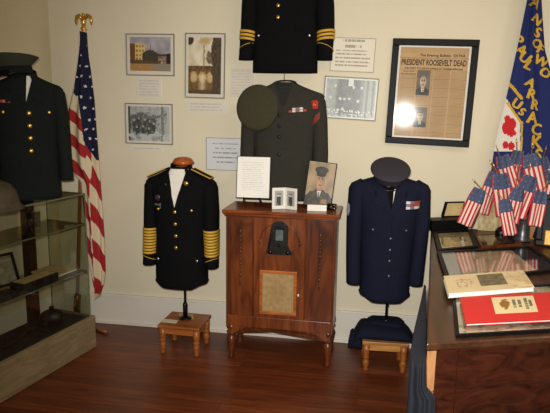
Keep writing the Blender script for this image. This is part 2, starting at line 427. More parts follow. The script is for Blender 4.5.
def caption(label, px, rows, border, group=None, center=False, bg=(222, 216, 202), ink=(196, 186, 172), name='caption_sign', n=(72, 64), framed=False, d=.004, margin=.08, head=None, fill=.55):
    c, w, h, ang = wall_rect(*px, -d)
    t = empty(name, label, 'caption' if not framed else 'sign', (c.x, 0, c.z), 0, group, 0, -ang)
    mesh_obj('card', B(-w/2, w/2, -d, -.0005, -h/2, h/2), M['paper'] if not framed else M['grey_frame'], t)
    def cc(u, v):
        if head and v < head:
            return textrows(u, v/head, 2, bg, (146, 134, 120), 31, .2, .62, True) if v > .04 else bg
        if v < border or v > 1-border: return bg
        return textrows(u, (v-border)/(1-2*border), rows, bg, ink, rows, margin, fill, center)
    e = .0022 if framed else 0
    sheet('printed_sheet', lambda u, v: (-w/2+e+(w-2*e)*u, -d-.0006, h/2-e-(h-2*e)*v), n[0], n[1], cc, M['paint'], t)
    if framed: mesh_obj('frame', frame_bm(w, h, .0028, d+.004, .0008), M[framed], t)
    return t
caption('small cream caption card under the colour street photograph', ((137, 78), (161, 78.3), (137, 98), (161, 98.5)), 6, .08)
caption('wide caption strip under the tall bridge photograph', ((187, 101.8), (227, 102.3), (187, 112.5), (227, 113.5)), 3, .1)
caption('narrow caption card under the black and white crowd photograph', ((131, 146.3), (163, 147.3), (131, 150.5), (163, 151.5)), 1, .2)
caption('pale text sheet on the wall behind the hanging olive cap', ((230, 68), (254, 68.5), (230, 97), (254, 97.5)), 9, .06, bg=(214, 206, 188), n=(48, 60))
caption('white sign with five centred lines, left of the olive jacket', ((206.5, 137.5), (245, 138.5), (206, 169.5), (244, 171)), 5, .14, center=True, bg=(216, 216, 218), ink=(120, 116, 120), name='text_sign', framed='grey_frame', margin=.1, fill=.36, n=(80, 75))
caption('framed white text plaque above the black and white group photograph', ((331.4, 37.2), (375.4, 38.6), (330.4, 70.8), (374.3, 72.8)), 7, .1, bg=(228, 220, 200), ink=(150, 138, 122), name='text_plaque', framed='grey_frame', n=(90, 84), head=.36, margin=.1)

# newspaper in a black frame
c, w, h, ang = wall_rect((393, 38.6), (478, 39.2), (388.6, 142.3), (473.6, 148.3), -.03)
t = empty('framed_newspaper', 'yellowed newspaper front page with large headline in a wide black frame', 'picture', (c.x-.01, -.018, c.z), R(-3.7), None, R(-1.1), -ang)
FW = .04
mesh_obj('frame', frame_bm(w, h, FW, .022, .004), M['black_frame'], t)
mesh_obj('backing', B(-w/2+.01, w/2-.01, -.006, .004, -h/2+.01, h/2-.01), M['black_frame'], t)
wi, hi = w-2*FW, h-2*FW
mesh_obj('mat', B(-wi/2, wi/2, -.0085, -.006, -hi/2, hi/2), M['paper'], t)
def news(u, v):
    n = nz(u, v, 4, 21); n2 = nz(u, v, 60, 22)
    bg = mix((204, 168, 118), (182, 142, 92), .4+.5*n+.15*n2)
    ink = tuple(x*.55 for x in bg)
    if v < .065: return mix(bg, ink, .1)
    for (cx, cy, ww, hh, hr) in ((.37, .395, .19, .27, (150, 144, 136)), (.37, .78, .18, .22, (70, 60, 50))):
        if abs(u-cx) < ww/2 and abs(v-cy) < hh/2:
            q = man((u-cx)/ww*.62+.5, (v-cy)/hh*.8+.47, (120, 108, 92), (208, 182, 146), (56, 46, 38), None, hr)
            return q
        if abs(u-cx) < ww/2+.006 and abs(v-cy) < hh/2+.006: return ink
    if v < .125: return mix(bg, ink, .7) if abs(v-.118) < .004 else bg
    if v < .25: return bg
    colw = .245; cu_ = (u-.02) % colw/colw
    if cu_ < .06: return bg
    k = int(v*70)
    if hsh(int((u-.02)/colw), k//9) < .1 and k % 9 < 3: return textrows(cu_, (v*70/2.2) % 1, 1, bg, ink, k, .02, .6)
    if (v*70) % 1 < .55: return mix(bg, ink, .42+.35*nz(u*60, k, 1, 5))
    return bg
m_ = .007
wp, hp = wi-2*m_-.008, hi-2*m_-.004
sheet('newspaper_page', lambda u, v: (-wp/2+wp*u, -.0092, hp/2-hp*v), 96, 150, news, M['paint'], t)
yy = -.0097
text_obj('masthead', 'The Evening Bulletin  EXTRA', wp*.66, .02, wp*.12, hp/2-hp*.09, yy, M['ink'], t)
text_obj('headline', 'PRESIDENT ROOSEVELT DEAD', wp*.95, .036, 0, hp/2-hp*.165, yy, M['ink'], t)
text_obj('subheading', 'THE FIRST TO DIE IN OFFICE AT WARM SPRINGS', wp*.86, .0115, 0, hp/2-hp*.232, yy, M['ink'], t)
mesh_obj('glass', B(-wi/2, wi/2, -.0135, -.0115, -hi/2, hi/2), M['pic_glass'], t)

# ------------------------------------------------------------------ uniforms
def superring(cx, cy, z, a, b, n=2.3, seg=40, wob=0.0, seed=0.0):
    out = []
    for i in range(seg):
        th = 2*math.pi*i/seg; c_, s_ = math.cos(th), math.sin(th)
        x = a*math.copysign(abs(c_)**(2/n), c_); y = b*math.copysign(abs(s_)**(2/n), s_)
        k = 1+wob*noise.noise(Vector((math.cos(th)*2.2+seed, math.sin(th)*2.2, z*3.2)))
        out.append(Vector((cx+x*k, cy+y*k, z)))
    return out
def patch_bm(poly, fn, off, thick, step=.02):
    bm = bmesh.new()
    f = bm.faces.new([bm.verts.new((x, 0, z)) for x, z in poly])
    bmesh.ops.triangulate(bm, faces=[f])
    xs = [p[0] for p in poly]; zs = [p[1] for p in poly]
    k = math.floor(min(xs)/step)+1
    while k*step < max(xs):
        bmesh.ops.bisect_plane(bm, geom=bm.verts[:]+bm.edges[:]+bm.faces[:], plane_co=(k*step, 0, 0), plane_no=(1, 0, 0)); k += 1
    k = math.floor(min(zs)/step)+1
    while k*step < max(zs):
        bmesh.ops.bisect_plane(bm, geom=bm.verts[:]+bm.edges[:]+bm.faces[:], plane_co=(0, 0, k*step), plane_no=(0, 0, 1)); k += 1
    for v in bm.verts: v.co.y = fn(v.co.x, v.co.z)-off
    r = bmesh.ops.extrude_face_region(bm, geom=bm.faces[:])
    for v in [g for g in r['geom'] if isinstance(g, bmesh.types.BMVert)]: v.co.y -= thick
    return bm
class Jacket:
    def __init__(s, name, label, loc, rz, mat, P):
        s.t = empty(name, label, 'jacket', loc, rz); s.mat = M[mat]; s.P = P; s.name = name
        zs, zn = P['zs'], P['zn']; s.zs = zs; s.zn = zn
        dz = P.get('depth', 1.0)
        s.A = [(0, P['hem']), (zs*.3, P['hem']*.98), (zs*.48, P['waist']), (zs*.75, P['chest']), (zs-.11, P['chest']+.012), (zs-.05, P['W']-.022), (zs-.018, P['W']-.008), (zs, P['W']-.026),
               (lerp(zs, zn, .35), lerp(P['W']-.03, .07, .42)), (lerp(zs, zn, .75), lerp(P['W']-.03, .07, .84)), (zn, .066)]
        s.Bt = [(0, .118*dz), (zs*.3, .118*dz), (zs*.48, .108*dz), (zs*.75, .122*dz), (zs-.1, .115*dz), (zs-.03, .088*dz), (zs, .075*dz), (lerp(zs, zn, .5), .068*dz), (zn, .058*dz)]
        hz = P.get('hem_z', 0); zz = [lerp(hz, zs, i/26) for i in range(27)]+[lerp(zs, zn, k) for k in (.2, .4, .6, .8, 1)]+[zs-.018, zs-.05, zs-.008]
        zz = sorted(set(zz)); s.seed = P.get('seed', 1)
        rings = [superring(0, 0, z, tabl(s.A, z), smt(s.Bt, z), 2.4, 48, P.get('wob', .02), s.seed) for z in zz]
        if P.get('hemcut'):       # rounded front corners at the hem
            for v in rings[0]:
                v.z += .035*max(0, abs(v.x)/P['hem']-.55)/.45
        bm = loft(bmesh.new(), rings, cap0=False, cap1=False)
        s.body = mesh_obj('body', bm, s.mat, s.t, True)
        md = s.body.modifiers.new('cloth_thickness', 'SOLIDIFY'); md.thickness = .004; md.offset = -1
        s.sleeves = {}
        for sd in (-1, 1):
            S = P['sleeve_l' if sd < 0 else 'sleeve_r']
            s.sleeves[sd] = S
            zt = S[0][0]; zb = S[-1][0]; nn = 22
            rings = []
            for k in range(nn+1):
                z = lerp(zt, zb, k/nn); cx, cy, rx, ry = s.sec(S, z)
                rings.append(superring(cx, cy, z, rx, ry, 2.1, 22, .05 if 0 < k < nn else 0, s.seed+sd*3))
            o = mesh_obj('sleeve', loft(bmesh.new(), rings), s.mat, s.t, True)
            setattr(s, 'sl_l' if sd < 0 else 'sl_r', o)
    def sec(s, S, z):
        z = -z
        return tuple(tabl([(-q[0], q[k]) for q in S], z) for k in (1, 2, 3, 4))
    def front(s, x, z):
        a, b = tabl(s.A, z), smt(s.Bt, z); n = 2.4
        q = min(.985, abs(x)/a)
        y = -b*(1-q**n)**(1/n)
        th = math.atan2(-math.copysign(abs(y/b)**(n/2), 1), math.copysign(q**(n/2), x))
        k = 1+s.P.get('wob', .02)*noise.noise(Vector((math.cos(th)*2.2+s.seed, math.sin(th)*2.2, z*3.2)))
        return y*k
    def patch(s, name, poly, mat, off=.002, thick=.003, parent=None, label=None):
        return mesh_obj(name, patch_bm(poly, s.front, off, thick), M[mat] if isinstance(mat, str) else mat, parent or s.t, False, False, label)
    def mirror(s, name, poly, mat, off=.002, thick=.003):
        for sd in (1, -1): s.patch(name, [(x*sd, z) for x, z in poly], mat, off, thick)
    def button(s, x, z, r=.0105, mat='gold', off=.004, name='button', parent=None):
        bm = bmesh.new(); blob(bm, (x, s.front(x, z)-off, z), (r, r*.45, r))
        return mesh_obj(name, bm, M[mat], parent or s.t, True)
    def band(s, name, sd, z0, z1, mat, grow=.003, slant=0.0):
        S = s.sleeves[sd]; rings = []
        for z in (z0, z0, (z0+z1)/2, z1, z1):
            cx, cy, rx, ry = s.sec(S, z); g = grow if z not in (z0, z1) or len(rings) in (1, 3) else 0
            rings.append([Vector((p.x, p.y, p.z+slant*(p.x-cx)/rx*.5-abs(slant)*.4*(p.y-cy)/ry)) for p in superring(cx, cy, z, rx*1.02+g, ry*1.02+g, 2.1, 22, .0)])
        return mesh_obj(name, loft(bmesh.new(), rings), M[mat], s.sl_l if sd < 0 else s.sl_r, True)
    def lapels(s, vz, vtop=.045, mat=None, width=.118, notch=.1, ch=.02, cr=0.0):
        zn = s.zn; m = mat or s.mat
        for sd in (1, -1):
            lap = [(vtop, zn-.025), (.082, zn-.06), (.07, zn-notch), (width, zn-notch+.012), (width-.02, zn-notch-.05), (.035, vz+.03), (.004, vz-.012), (-.001, vz+.004)]
            s.patch('lapel', [(x*sd, z) for x, z in lap], m, .006, .004)
            col = [(vtop-.01, zn+.006), (.066, zn-.006), (.098, zn-.055), (.074, zn-.088), (vtop+.012, zn-.06)]
            s.patch('collar_leaf', [(x*sd, z) for x, z in col], m, .009, .004)
        bm = bmesh.new()
        loft(bm, [superring(0, .004, zn-.015, .07+cr, .062, 2, 24), superring(0, .008, zn+ch, .066+cr, .058, 2, 24), superring(0, .008, zn+ch, .058+cr, .05, 2, 24), superring(0, .004, zn-.012, .06+cr, .052, 2, 24)], False, False)
        for v in bm.verts:
            v.co.z += .35*(v.co.y)      # collar stands higher behind
        mesh_obj('collar', bm, m, s.t, True)
def ribbons(J, x0, x1, z0, z1, rows, cols):
    for r in range(rows):
        for q in range(cols):
            a = lerp(x0, x1, q/cols); b_ = lerp(x0, x1, (q+1)/cols)-.001; c_ = lerp(z0, z1, r/rows); d_ = lerp(z0, z1, (r+1)/rows)-.001
            k = (q*7+r*3) % 5
            mm = rib_mats[k] if r else rib_mats[(1, 3, 1, 1)[q % 4]]
            J.patch('ribbon', [(a, c_), (b_, c_), (b_, d_), (a, d_)], mm, .013, .002)
rib_mats = [plain('ribbon_'+n, c, .7, var=.35, scale=260) for n, c in (('scarlet', (176, 60, 50)), ('ivory', (214, 208, 200)), ('rust', (160, 84, 60)), ('slate', (110, 116, 140)), ('rose', (190, 110, 100)))]

# --- black dress jacket with gold cuff bands on a stand (left of the radio cabinet)
base = atY(182.5, 288, -.29)
JX, JY, JZ = base.x, -.29, .395
P = dict(zs=.705, zn=.775, W=.232, hem=.166, waist=.158, chest=.17, seed=1, hemcut=True, hem_z=.03,
         sleeve_l=[(.715, -.165, 0, .004, .004), (.705, -.17, 0, .036, .05), (.67, -.18, 0, .05, .075), (.5, -.19, 0, .05, .072), (.3, -.196, -.02, .044, .062), (.165, -.2, -.035, .043, .056)],
         sleeve_r=[(.715, .165, 0, .004, .004), (.705, .17, 0, .036, .05), (.67, .18, 0, .05, .075), (.5, .19, 0, .05, .072), (.3, .2, -.02, .042, .062), (.165, .205, -.035, .04, .056)])
J = Jacket('dress_jacket', 'black dress jacket with many gold bands on both cuffs, above a footstool', (JX, JY, JZ), 0, 'black_wool', P)
vz = .535
J.patch('shirt_front', [(-.062, .772), (.062, .772), (.05, .7), (.002, vz), (-.002, vz), (-.05, .7)], 'white_cloth', .002, .002, label='white shirt front')
J.lapels(vz, .052)
for z in (.52, .445, .37, .297): J.button(.002, z, .0115, 'gold', .009)
for sd in (-1, 1):
    for k in range(9): J.band('gold_stripe', sd, .238+k*.0185, .238+k*.0185+.0135, 'gold_braid')
    J.band('cuff_braid', sd, .205, .209, 'gold_braid', .0015, .03*sd)
    sl = J.sl_l if sd < 0 else J.sl_r
    # shoulder board
    pts = [(.085, .762-.006), (.2, .708), (.207, .712), (.09, .772)]
    bm = bmesh.new()
    prism(bm, [(x*sd, -.05, z+.012) for x, z in ((.082, .762), (.2, .709), (.2, .702), (.082, .755))], (0, .075, 0))
    b1 = mesh_obj('shoulder_board', bm, M['black_wool'], J.t)
    bm = bmesh.new(); tube(bm, [(.082*sd, -.051, .773), (.2*sd, -.051, .72)], .0035, 6); tube(bm, [(.082*sd, .026, .773), (.2*sd, .026, .72)], .0035, 6)
    tube(bm, [(.2*sd, -.051, .72), (.2*sd, .026, .72)], .0035, 6)
    mesh_obj('gold_edging', bm, M['gold_braid'], b1)
J.button(.062, .69, .015, 'gold', .012, 'collar_disc'); J.button(-.066, .68, .012, 'bronze', .012, 'collar_disc')
J.button(.1, .53, .009, 'gold'); J.button(-.112, .53, .009, 'gold')
for sd in (-1, 1):
    J.patch('pocket_flap', [(.05*sd, .27), (.135*sd, .27), (.135*sd, .222), (.05*sd, .222)], 'black_wool', .003, .004)
    J.button(.125*sd, .213, .008, 'silver')
bm = bmesh.new(); blob(bm, (-.115, J.front(-.115, .6)-.004, .6), (.018, .004, .018)); mesh_obj('chest_badge', bm, plain('badge_enamel', (62, 34, 46), .4), J.t, True)
J.patch('qualification_bar', [(-.138, .552), (-.09, .552), (-.09, .562), (-.138, .562)], 'silver', .004, .003)
J.patch('qualification_bar', [(-.098, .535), (-.09, .535), (-.09, .568), (-.098, .568)], 'silver', .004, .003)
def dress_form(label, loc, top, cap_mat=None, capz=None, base_z=0.0, pole_r=.008):
    t = empty('dress_stand', label, 'stand', (loc[0], loc[1], base_z))
    H = top-base_z
    mesh_obj('pole', lathe(bmesh.new(), [(pole_r, .012), (pole_r, H-.1)], seg=14), M['black_metal'], t, True)
    mesh_obj('pole_socket', lathe(bmesh.new(), [(pole_r*1.9, .01), (pole_r*1.9, .1), (pole_r*1.3, .108)], seg=16), M['black_metal'], t, True)
    mesh_obj('base_flange', lathe(bmesh.new(), [(.042, 0.0005), (.042, .006), (.02, .014)], seg=20), M['black_metal'], t, True)
    mesh_obj('neck_block', lathe(bmesh.new(), [(.03, H-.12), (.042, H-.06), (.042, H-.01)], seg=20), M['white_cloth'], t, True)
    if cap_mat:
        mesh_obj('neck_cap', lathe(bmesh.new(), [(.03, H-.03), (.03, H+.016), (.05, H+.018), (.062, H+.022), (.068, H+.032), (.062, H+.042), (.058, H+.046), (.052, H+.056), (.03, H+.064), (.012, H+.066)], seg=28), M[cap_mat], t, True)
    return t
stool_top = .19
dress_form('dark metal dress stand with a turned wooden neck cap, under the gold-cuffed jacket', (JX+.012, JY+.012), JZ+.775, 'cap_wood', None, stool_top)

# --- footstools
def footstool(label, cx, cy, w, d, rz, top_mat, leg_mat, h=.19):
    t = empty('footstool', label, 'footstool', (cx, cy, 0), rz)
    mesh_obj('seat_board', B(-w/2, w/2, -d/2, d/2, h-.02, h, .004), M[top_mat], t)
    bm = bmesh.new()
    for y in (-d/2+.02, d/2-.032): box(bm, -w/2+.03, w/2-.03, y, y+.012, h-.062, h-.02)
    for x in (-w/2+.02, w/2-.032): box(bm, x, x+.012, -d/2+.03, d/2-.03, h-.062, h-.02)
    mesh_obj('apron', bm, M[top_mat], t)
    prof = [(.014, 0), (.017, .006), (.013, .02), (.019, .035), (.022, .05), (.019, .065), (.015, .072), (.021, .08), (.022, .09), (.016, .098), (.021, .105), (.022, h-.021)]
    for sx in (-1, 1):
        for sy in (-1, 1):
            mesh_obj('leg', lathe(bmesh.new(), prof, (sx*(w/2-.026), sy*(d/2-.026), 0), 16), M[leg_mat], t, True)
    return t
footstool('brown wooden footstool with turned legs under the gold-cuffed dress jacket', -1.11, -.3, .275, .25, R(-2), 'stool_wood', 'stool_wood')
footstool('wooden footstool with a pale apron under folded navy trousers', .15, -.30, .27, .22, R(3), 'stool_pale', 'stool_wood')
def flat_card(label, pts, z, mat, name='card', cat='card', col=None):
    o = mesh_obj(name, prism(bmesh.new(), [atZ(x, y, z) for x, y in pts], (0, 0, .0015)), M[mat])
    rebase(o, (sum((v.co for v in o.data.vertices), Vector())/len(o.data.vertices)).to_tuple()); tag(o, label, cat); return o
flat_card('cream paper card on the front left of the brown footstool', [(164, 319), (178.5, 320.5), (176, 323.5), (161.5, 322)], .1905, 'cream_paper')
flat_card('tan paper card under the stand pole on the brown footstool', [(178, 313.5), (193, 314.5), (194, 319), (180, 318)], .1905, 'tan_paper')

# --- navy jacket with ribbons on a stand (right of the radio cabinet)
base = atY(383.2, 303, -.3)
JX, JY, JZ = base.x, -.3, .4
P = dict(zs=.725, zn=.768, W=.228, hem=.148, waist=.152, chest=.168, seed=5, hemcut=True, hem_z=.034,
         sleeve_l=[(.745, -.165, 0, .004, .004), (.735, -.17, 0, .036, .05), (.7, -.18, 0, .052, .075), (.52, -.19, -.005, .049, .07), (.3, -.192, -.02, .043, .06), (.13, -.185, -.04, .044, .056)],
         sleeve_r=[(.745, .165, 0, .004, .004), (.735, .17, 0, .036, .05), (.7, .182, 0, .052, .075), (.52, .192, -.005, .049, .07), (.3, .185, -.02, .043, .06), (.135, .172, -.04, .044, .056)])
J = Jacket('uniform_jacket', 'navy blue uniform jacket with ribbons, on a stand right of the radio cabinet', (JX, JY, JZ), R(5), 'navy_wool', P)
vz = .57
J.patch('shirt_front', [(-.055, .764), (.055, .764), (.04, .7), (.002, vz), (-.002, vz), (-.04, .7)], 'white_cloth', .002, .002, label='white shirt front')
J.patch('necktie', [(-.02, .75), (.02, .75), (.004, vz), (-.02, vz+.03), (-.028, .66)], 'black_wool', .0045, .003, label='black necktie')
J.lapels(vz, .034)
for z in (.42, .352, .288, .2): J.button(.008, z, .009, 'pewter', .008)
for sd in (-1, 1):
    J.patch('pocket_flap', [(.05*sd, .5), (.14*sd, .497), (.14*sd, .46), (.095*sd, .45), (.05*sd, .463)], 'navy_wool', .003, .004)
    J.button(.093*sd, .468, .007, 'pewter', .008)
    J.patch('pocket_flap', [(.045*sd, .25), (.135*sd, .25), (.135*sd, .2), (.045*sd, .2)], 'navy_wool', .003, .004)
J.patch('front_edge', [(.012, .55), (.016, .55), (.016, .02), (.012, .02)], 'navy_wool', .002, .003)
ribbons(J, .083, .182, .592, .638, 3, 4)
bm = bmesh.new(); blob(bm, (-.233, -.045, .57), (.01, .022, .038)); mesh_obj('sleeve_patch', bm, plain('patch_thread', (120, 124, 140), .8, var=.5, scale=120), J.sl_l, True)
dress_form('dark metal dress stand under the navy ribboned jacket and slate cap', (JX+.022, JY), JZ+.745, None, None, stool_top)

# --- folded navy trousers on the right-hand footstool
t = empty('folded_trousers', 'navy trousers folded in a bundle on the pale footstool', 'trousers', (.15, -.3, .191))
def roll(x0, x1, y0, y1, z0, z1, seed, n=20, droop=None):
    rings = []
    for i in range(n+1):
        f = i/n; x = lerp(x0, x1, f); e = min(1, 6*f, 6*(1-f)); e = math.sqrt(max(.04, e))
        h = (z1-z0)*e*(1+.12*nz(x*9, seed, 1, 2)); d = (y1-y0)/2*(.75+.25*e)*(1+.08*nz(x*7, seed, 1, 6))
        ring = []
        for k in range(20):
            th = 2*math.pi*k/20
            zz = z0+h/2+h/2*math.copysign(abs(math.sin(th))**.8, math.sin(th)); yq = (y0+y1)/2+d*math.copysign(abs(math.cos(th))**.7, math.cos(th))
            dz = droop(x) if droop else 0
            ring.append((x, yq, zz+dz))
        rings.append(ring)
    return loft(bmesh.new(), rings)
mesh_obj('trouser_leg', roll(-.2, .165, -.13, .1, 0, .082, 1, droop=lambda x: -.06*max(0, (-.14-x)/.06)**1.5), M['navy_wool'], t, True)
mesh_obj('trouser_leg', roll(-.11, .12, -.05, .1, .062, .098, 2), M['navy_wool'], t, True)
mesh_obj('belt_end', B(.155, .2, -.06, -.03, .03, .045, .004), M['patent'], t, label='black belt end')
mesh_obj('hanging_cuff', roll(-.215, -.13, -.1, .05, -.075, .03, 4, 8), M['navy_wool'], t, True)

# --- olive jacket on a hanger
base = atY(286, 203, -.075)
JX, JY, JZ = -.522, -.078, .966
P = dict(zs=.665, zn=.73, W=.255, hem=.19, waist=.185, chest=.2, depth=.58, seed=9, wob=.045,
         sleeve_l=[(.675, -.185, 0, .004, .004), (.665, -.19, 0, .036, .035), (.632, -.205, 0, .05, .045), (.5, -.222, 0, .05, .045), (.3, -.232, 0, .048, .042), (.06, -.235, -.005, .046, .04)],
         sleeve_r=[(.675, .185, 0, .004, .004), (.665, .19, 0, .036, .035), (.632, .205, 0, .05, .045), (.5, .222, 0, .05, .045), (.3, .234, 0, .048, .042), (.06, .236, -.005, .046, .04)])
J = Jacket('service_jacket', 'olive green service jacket with red arm patches, hung behind the radio cabinet', (JX, JY, JZ), 0, 'green_wool', P)
vz = .545
J.patch('lining', [(-.058, .73), (.058, .73), (.056, .67), (.0, .575), (-.05, .67)], plain('dark_lining', (30, 30, 26), .9), .002, .002, label='dark lining in the open collar')
J.lapels(vz, .05, width=.112, ch=-.004, cr=.006)
for z in (.53, .463, .4, .29): J.button(-.018, z, .0105, 'bronze', .008)
J.patch('waist_belt', [(-.184, .33), (.184, .33), (.184, .385), (-.184, .385)], 'green_wool', .003, .004)
for sd in (-1, 1):
    J.patch('pocket_flap', [(.05*sd, .54), (.15*sd, .535), (.15*sd, .49), (.1*sd, .475), (.05*sd, .495)], 'green_wool', .003, .004)
    J.patch('pocket_flap', [(.05*sd, .26), (.155*sd, .26), (.155*sd, .2), (.05*sd, .2)], 'green_wool', .003, .004)
for k in range(2):
    for q in range(5):
        if k == 1 and q in (0, 4): continue
        J.patch('ribbon', [(.038+q*.022, .548+k*.014+q*.002), (.058+q*.022, .548+k*.014+q*.002), (.058+q*.022, .56+k*.014+q*.002), (.038+q*.022, .56+k*.014+q*.002)], rib_mats[[0, 1, 2, 1, 0][q] if k == 0 else [1, 3, 1][q-1]], .004, .003)
def sleeve_patch(J, sd, poly, mat, name):
    S = J.sleeves[sd]
    def fn(x, z):
        cx, cy, rx, ry = J.sec(S, z); q = min(.97, abs(x-cx)/rx); return cy-ry*(1-q**2.1)**(1/2.1)
    return mesh_obj(name, patch_bm(poly, fn, .005, .003, .01), M[mat] if isinstance(mat, str) else mat, J.sl_l if sd < 0 else J.sl_r)
red_thread = plain('red_thread', (186, 46, 32), .8, var=.25, scale=160); rust_thread = plain('rust_thread', (130, 50, 36), .8, var=.4, scale=160)
sleeve_patch(J, 1, [(.172, .62), (.205, .625), (.216, .61), (.212, .575), (.185, .57), (.172, .59)], red_thread, 'shoulder_patch')
sleeve_patch(J, 1, [(.185, .605), (.2, .605), (.2, .59), (.185, .59)], 'gold_braid', 'patch_emblem')
sleeve_patch(J, 1, [(.182, .5), (.2, .535), (.226, .555), (.226, .515), (.205, .49), (.182, .475)], rust_thread, 'rank_chevrons')
t = empty('coat_hanger', 'black wire coat hanger hook above the olive jacket collar', 'hanger', (JX, JY, JZ+.7))
pts = [(-.004, 0, .028), (-.004, 0, .05), (-.004, 0, .075), (.0, 0, .088), (.016, 0, .094), (.024, .0, .1), (.025, .0, .108)]
mesh_obj('hook', tube(bmesh.new(), pts, .0022), M['black_metal'], t, True)
mesh_obj('shoulder_bar', tube(bmesh.new(), [(-.135, 0, -.045), (-.004, 0, .03), (.135, 0, -.045)], .003), M['black_metal'], t, True)

# --- black dress jacket hung high on the wall
JX, JY, JZ = -.522, -.085, 1.752
P = dict(zs=.71, zn=.775, W=.255, hem=.202, waist=.185, chest=.2, depth=.6, seed=13, wob=.02,
         sleeve_l=[(.72, -.185, 0, .004, .004), (.71, -.19, 0, .036, .035), (.675, -.205, 0, .05, .048), (.4, -.222, 0, .05, .048), (.25, -.228, -.005, .05, .046), (.075, -.245, -.008, .044, .042)],
         sleeve_r=[(.72, .185, 0, .004, .004), (.71, .19, 0, .036, .035), (.675, .205, 0, .05, .048), (.4, .235, 0, .055, .048), (.25, .246, -.005, .052, .046), (.075, .244, -.008, .046, .042)])
J = Jacket('dress_jacket', 'black dress jacket with three gold cuff stripes, hung highest on the wall', (JX, JY, JZ), 0, 'black_wool', P)
J.lapels(.56, .046)
J.patch('shirt_front', [(-.045, .77), (.045, .77), (.03, .68), (0, .57), (-.03, .68)], 'white_cloth', .002, .002)
for z in (.515, .447, .385, .318): J.button(-.036, z, .011, 'gold', .009)
for sd in (-1, 1):
    J.patch('pocket_flap', [(.07*sd, .275), (.18*sd, .275), (.18*sd, .235), (.07*sd, .235)], 'black_wool', .003, .004)
    J.button((.152 if sd > 0 else -.156), .216, .0075, 'silver')
    for k in range(3): J.band('gold_stripe', sd, .19+k*.021, .19+k*.021+.014, 'gold_braid', .003, .012*sd)
    J.band('cuff_braid', sd, .15, .153, 'gold_braid', .0012, -.035*sd)
bm = bmesh.new(); blob(bm, (.095, J.front(.095, .455)-.004, .455), (.02, .006, .02)); mesh_obj('chest_badge', bm, M['gold'], J.t, True)
t = empty('coat_hanger', 'coat hanger inside the highest black dress jacket', 'hanger', (JX, JY, JZ+.7))
mesh_obj('hook', tube(bmesh.new(), [(0, 0, .04), (0, 0, .1), (.012, .01, .13), (.0, .06, .13)], .0025), M['black_metal'], t, True)
mesh_obj('shoulder_bar', tube(bmesh.new(), [(-.135, 0, -.04), (0, 0, .035), (.135, 0, -.04)], .003), M['black_metal'], t, True)

# --- dark green jacket behind the glass case
EX, EY, EZ = -1.892, -.675, 1.012
ERZ = R(34)
P = dict(zs=.632, zn=.684, W=.208, hem=.165, waist=.16, chest=.165, depth=.9, seed=17, hemcut=False,
         sleeve_l=[(.642, -.145, 0, .004, .004), (.632, -.15, 0, .034, .05), (.597, -.16, 0, .049, .07), (.45, -.178, 0, .047, .066), (.25, -.19, -.01, .041, .058), (.1, -.195, -.02, .04, .054)],
         sleeve_r=[(.642, .145, 0, .004, .004), (.632, .15, 0, .034, .05), (.597, .16, 0, .049, .07), (.45, .178, 0, .047, .066), (.25, .188, -.01, .041, .058), (.1, .193, -.02, .04, .054)])
J = Jacket('uniform_jacket', 'dark green uniform jacket with brass buttons above the glass display case', (EX, EY, EZ), ERZ, 'dark_green_wool', P)
vz = .53
J.patch('shirt_front', [(-.05, .68), (.05, .68), (.035, .62), (.002, vz), (-.002, vz), (-.035, .62)], 'white_cloth', .002, .002, label='white shirt front')
J.patch('necktie', [(-.05, .68), (.012, .68), (.004, .61), (.0, vz), (-.035, .61)], 'dark_green_wool', .0045, .003)
J.lapels(vz, .036)
for z in (.48, .412, .345, .275): J.button(.012, z, .0125, 'gold', .009)
for sd in (-1, 1):
    J.patch('pocket_flap', [(.06*sd, .5), (.15*sd, .495), (.15*sd, .455), (.105*sd, .44), (.06*sd, .46)], 'dark_green_wool', .003, .004)
    J.button(.115*sd, .485, .009, 'gold', .008)
    J.patch('pocket_flap', [(.055*sd, .22), (.16*sd, .22), (.16*sd, .16), (.055*sd, .16)], 'dark_green_wool', .003, .004)
for k, q in enumerate((0, 4, 2)): J.patch('ribbon', [(-.135+k*.02, .535), (-.117+k*.02, .535), (-.117+k*.02, .55), (-.135+k*.02, .55)], rib_mats[q], .004, .003)
dress_form('short dark dress stand under the dark green jacket on the glass case', (EX, EY), EZ+.67, None, None, 1.0085)

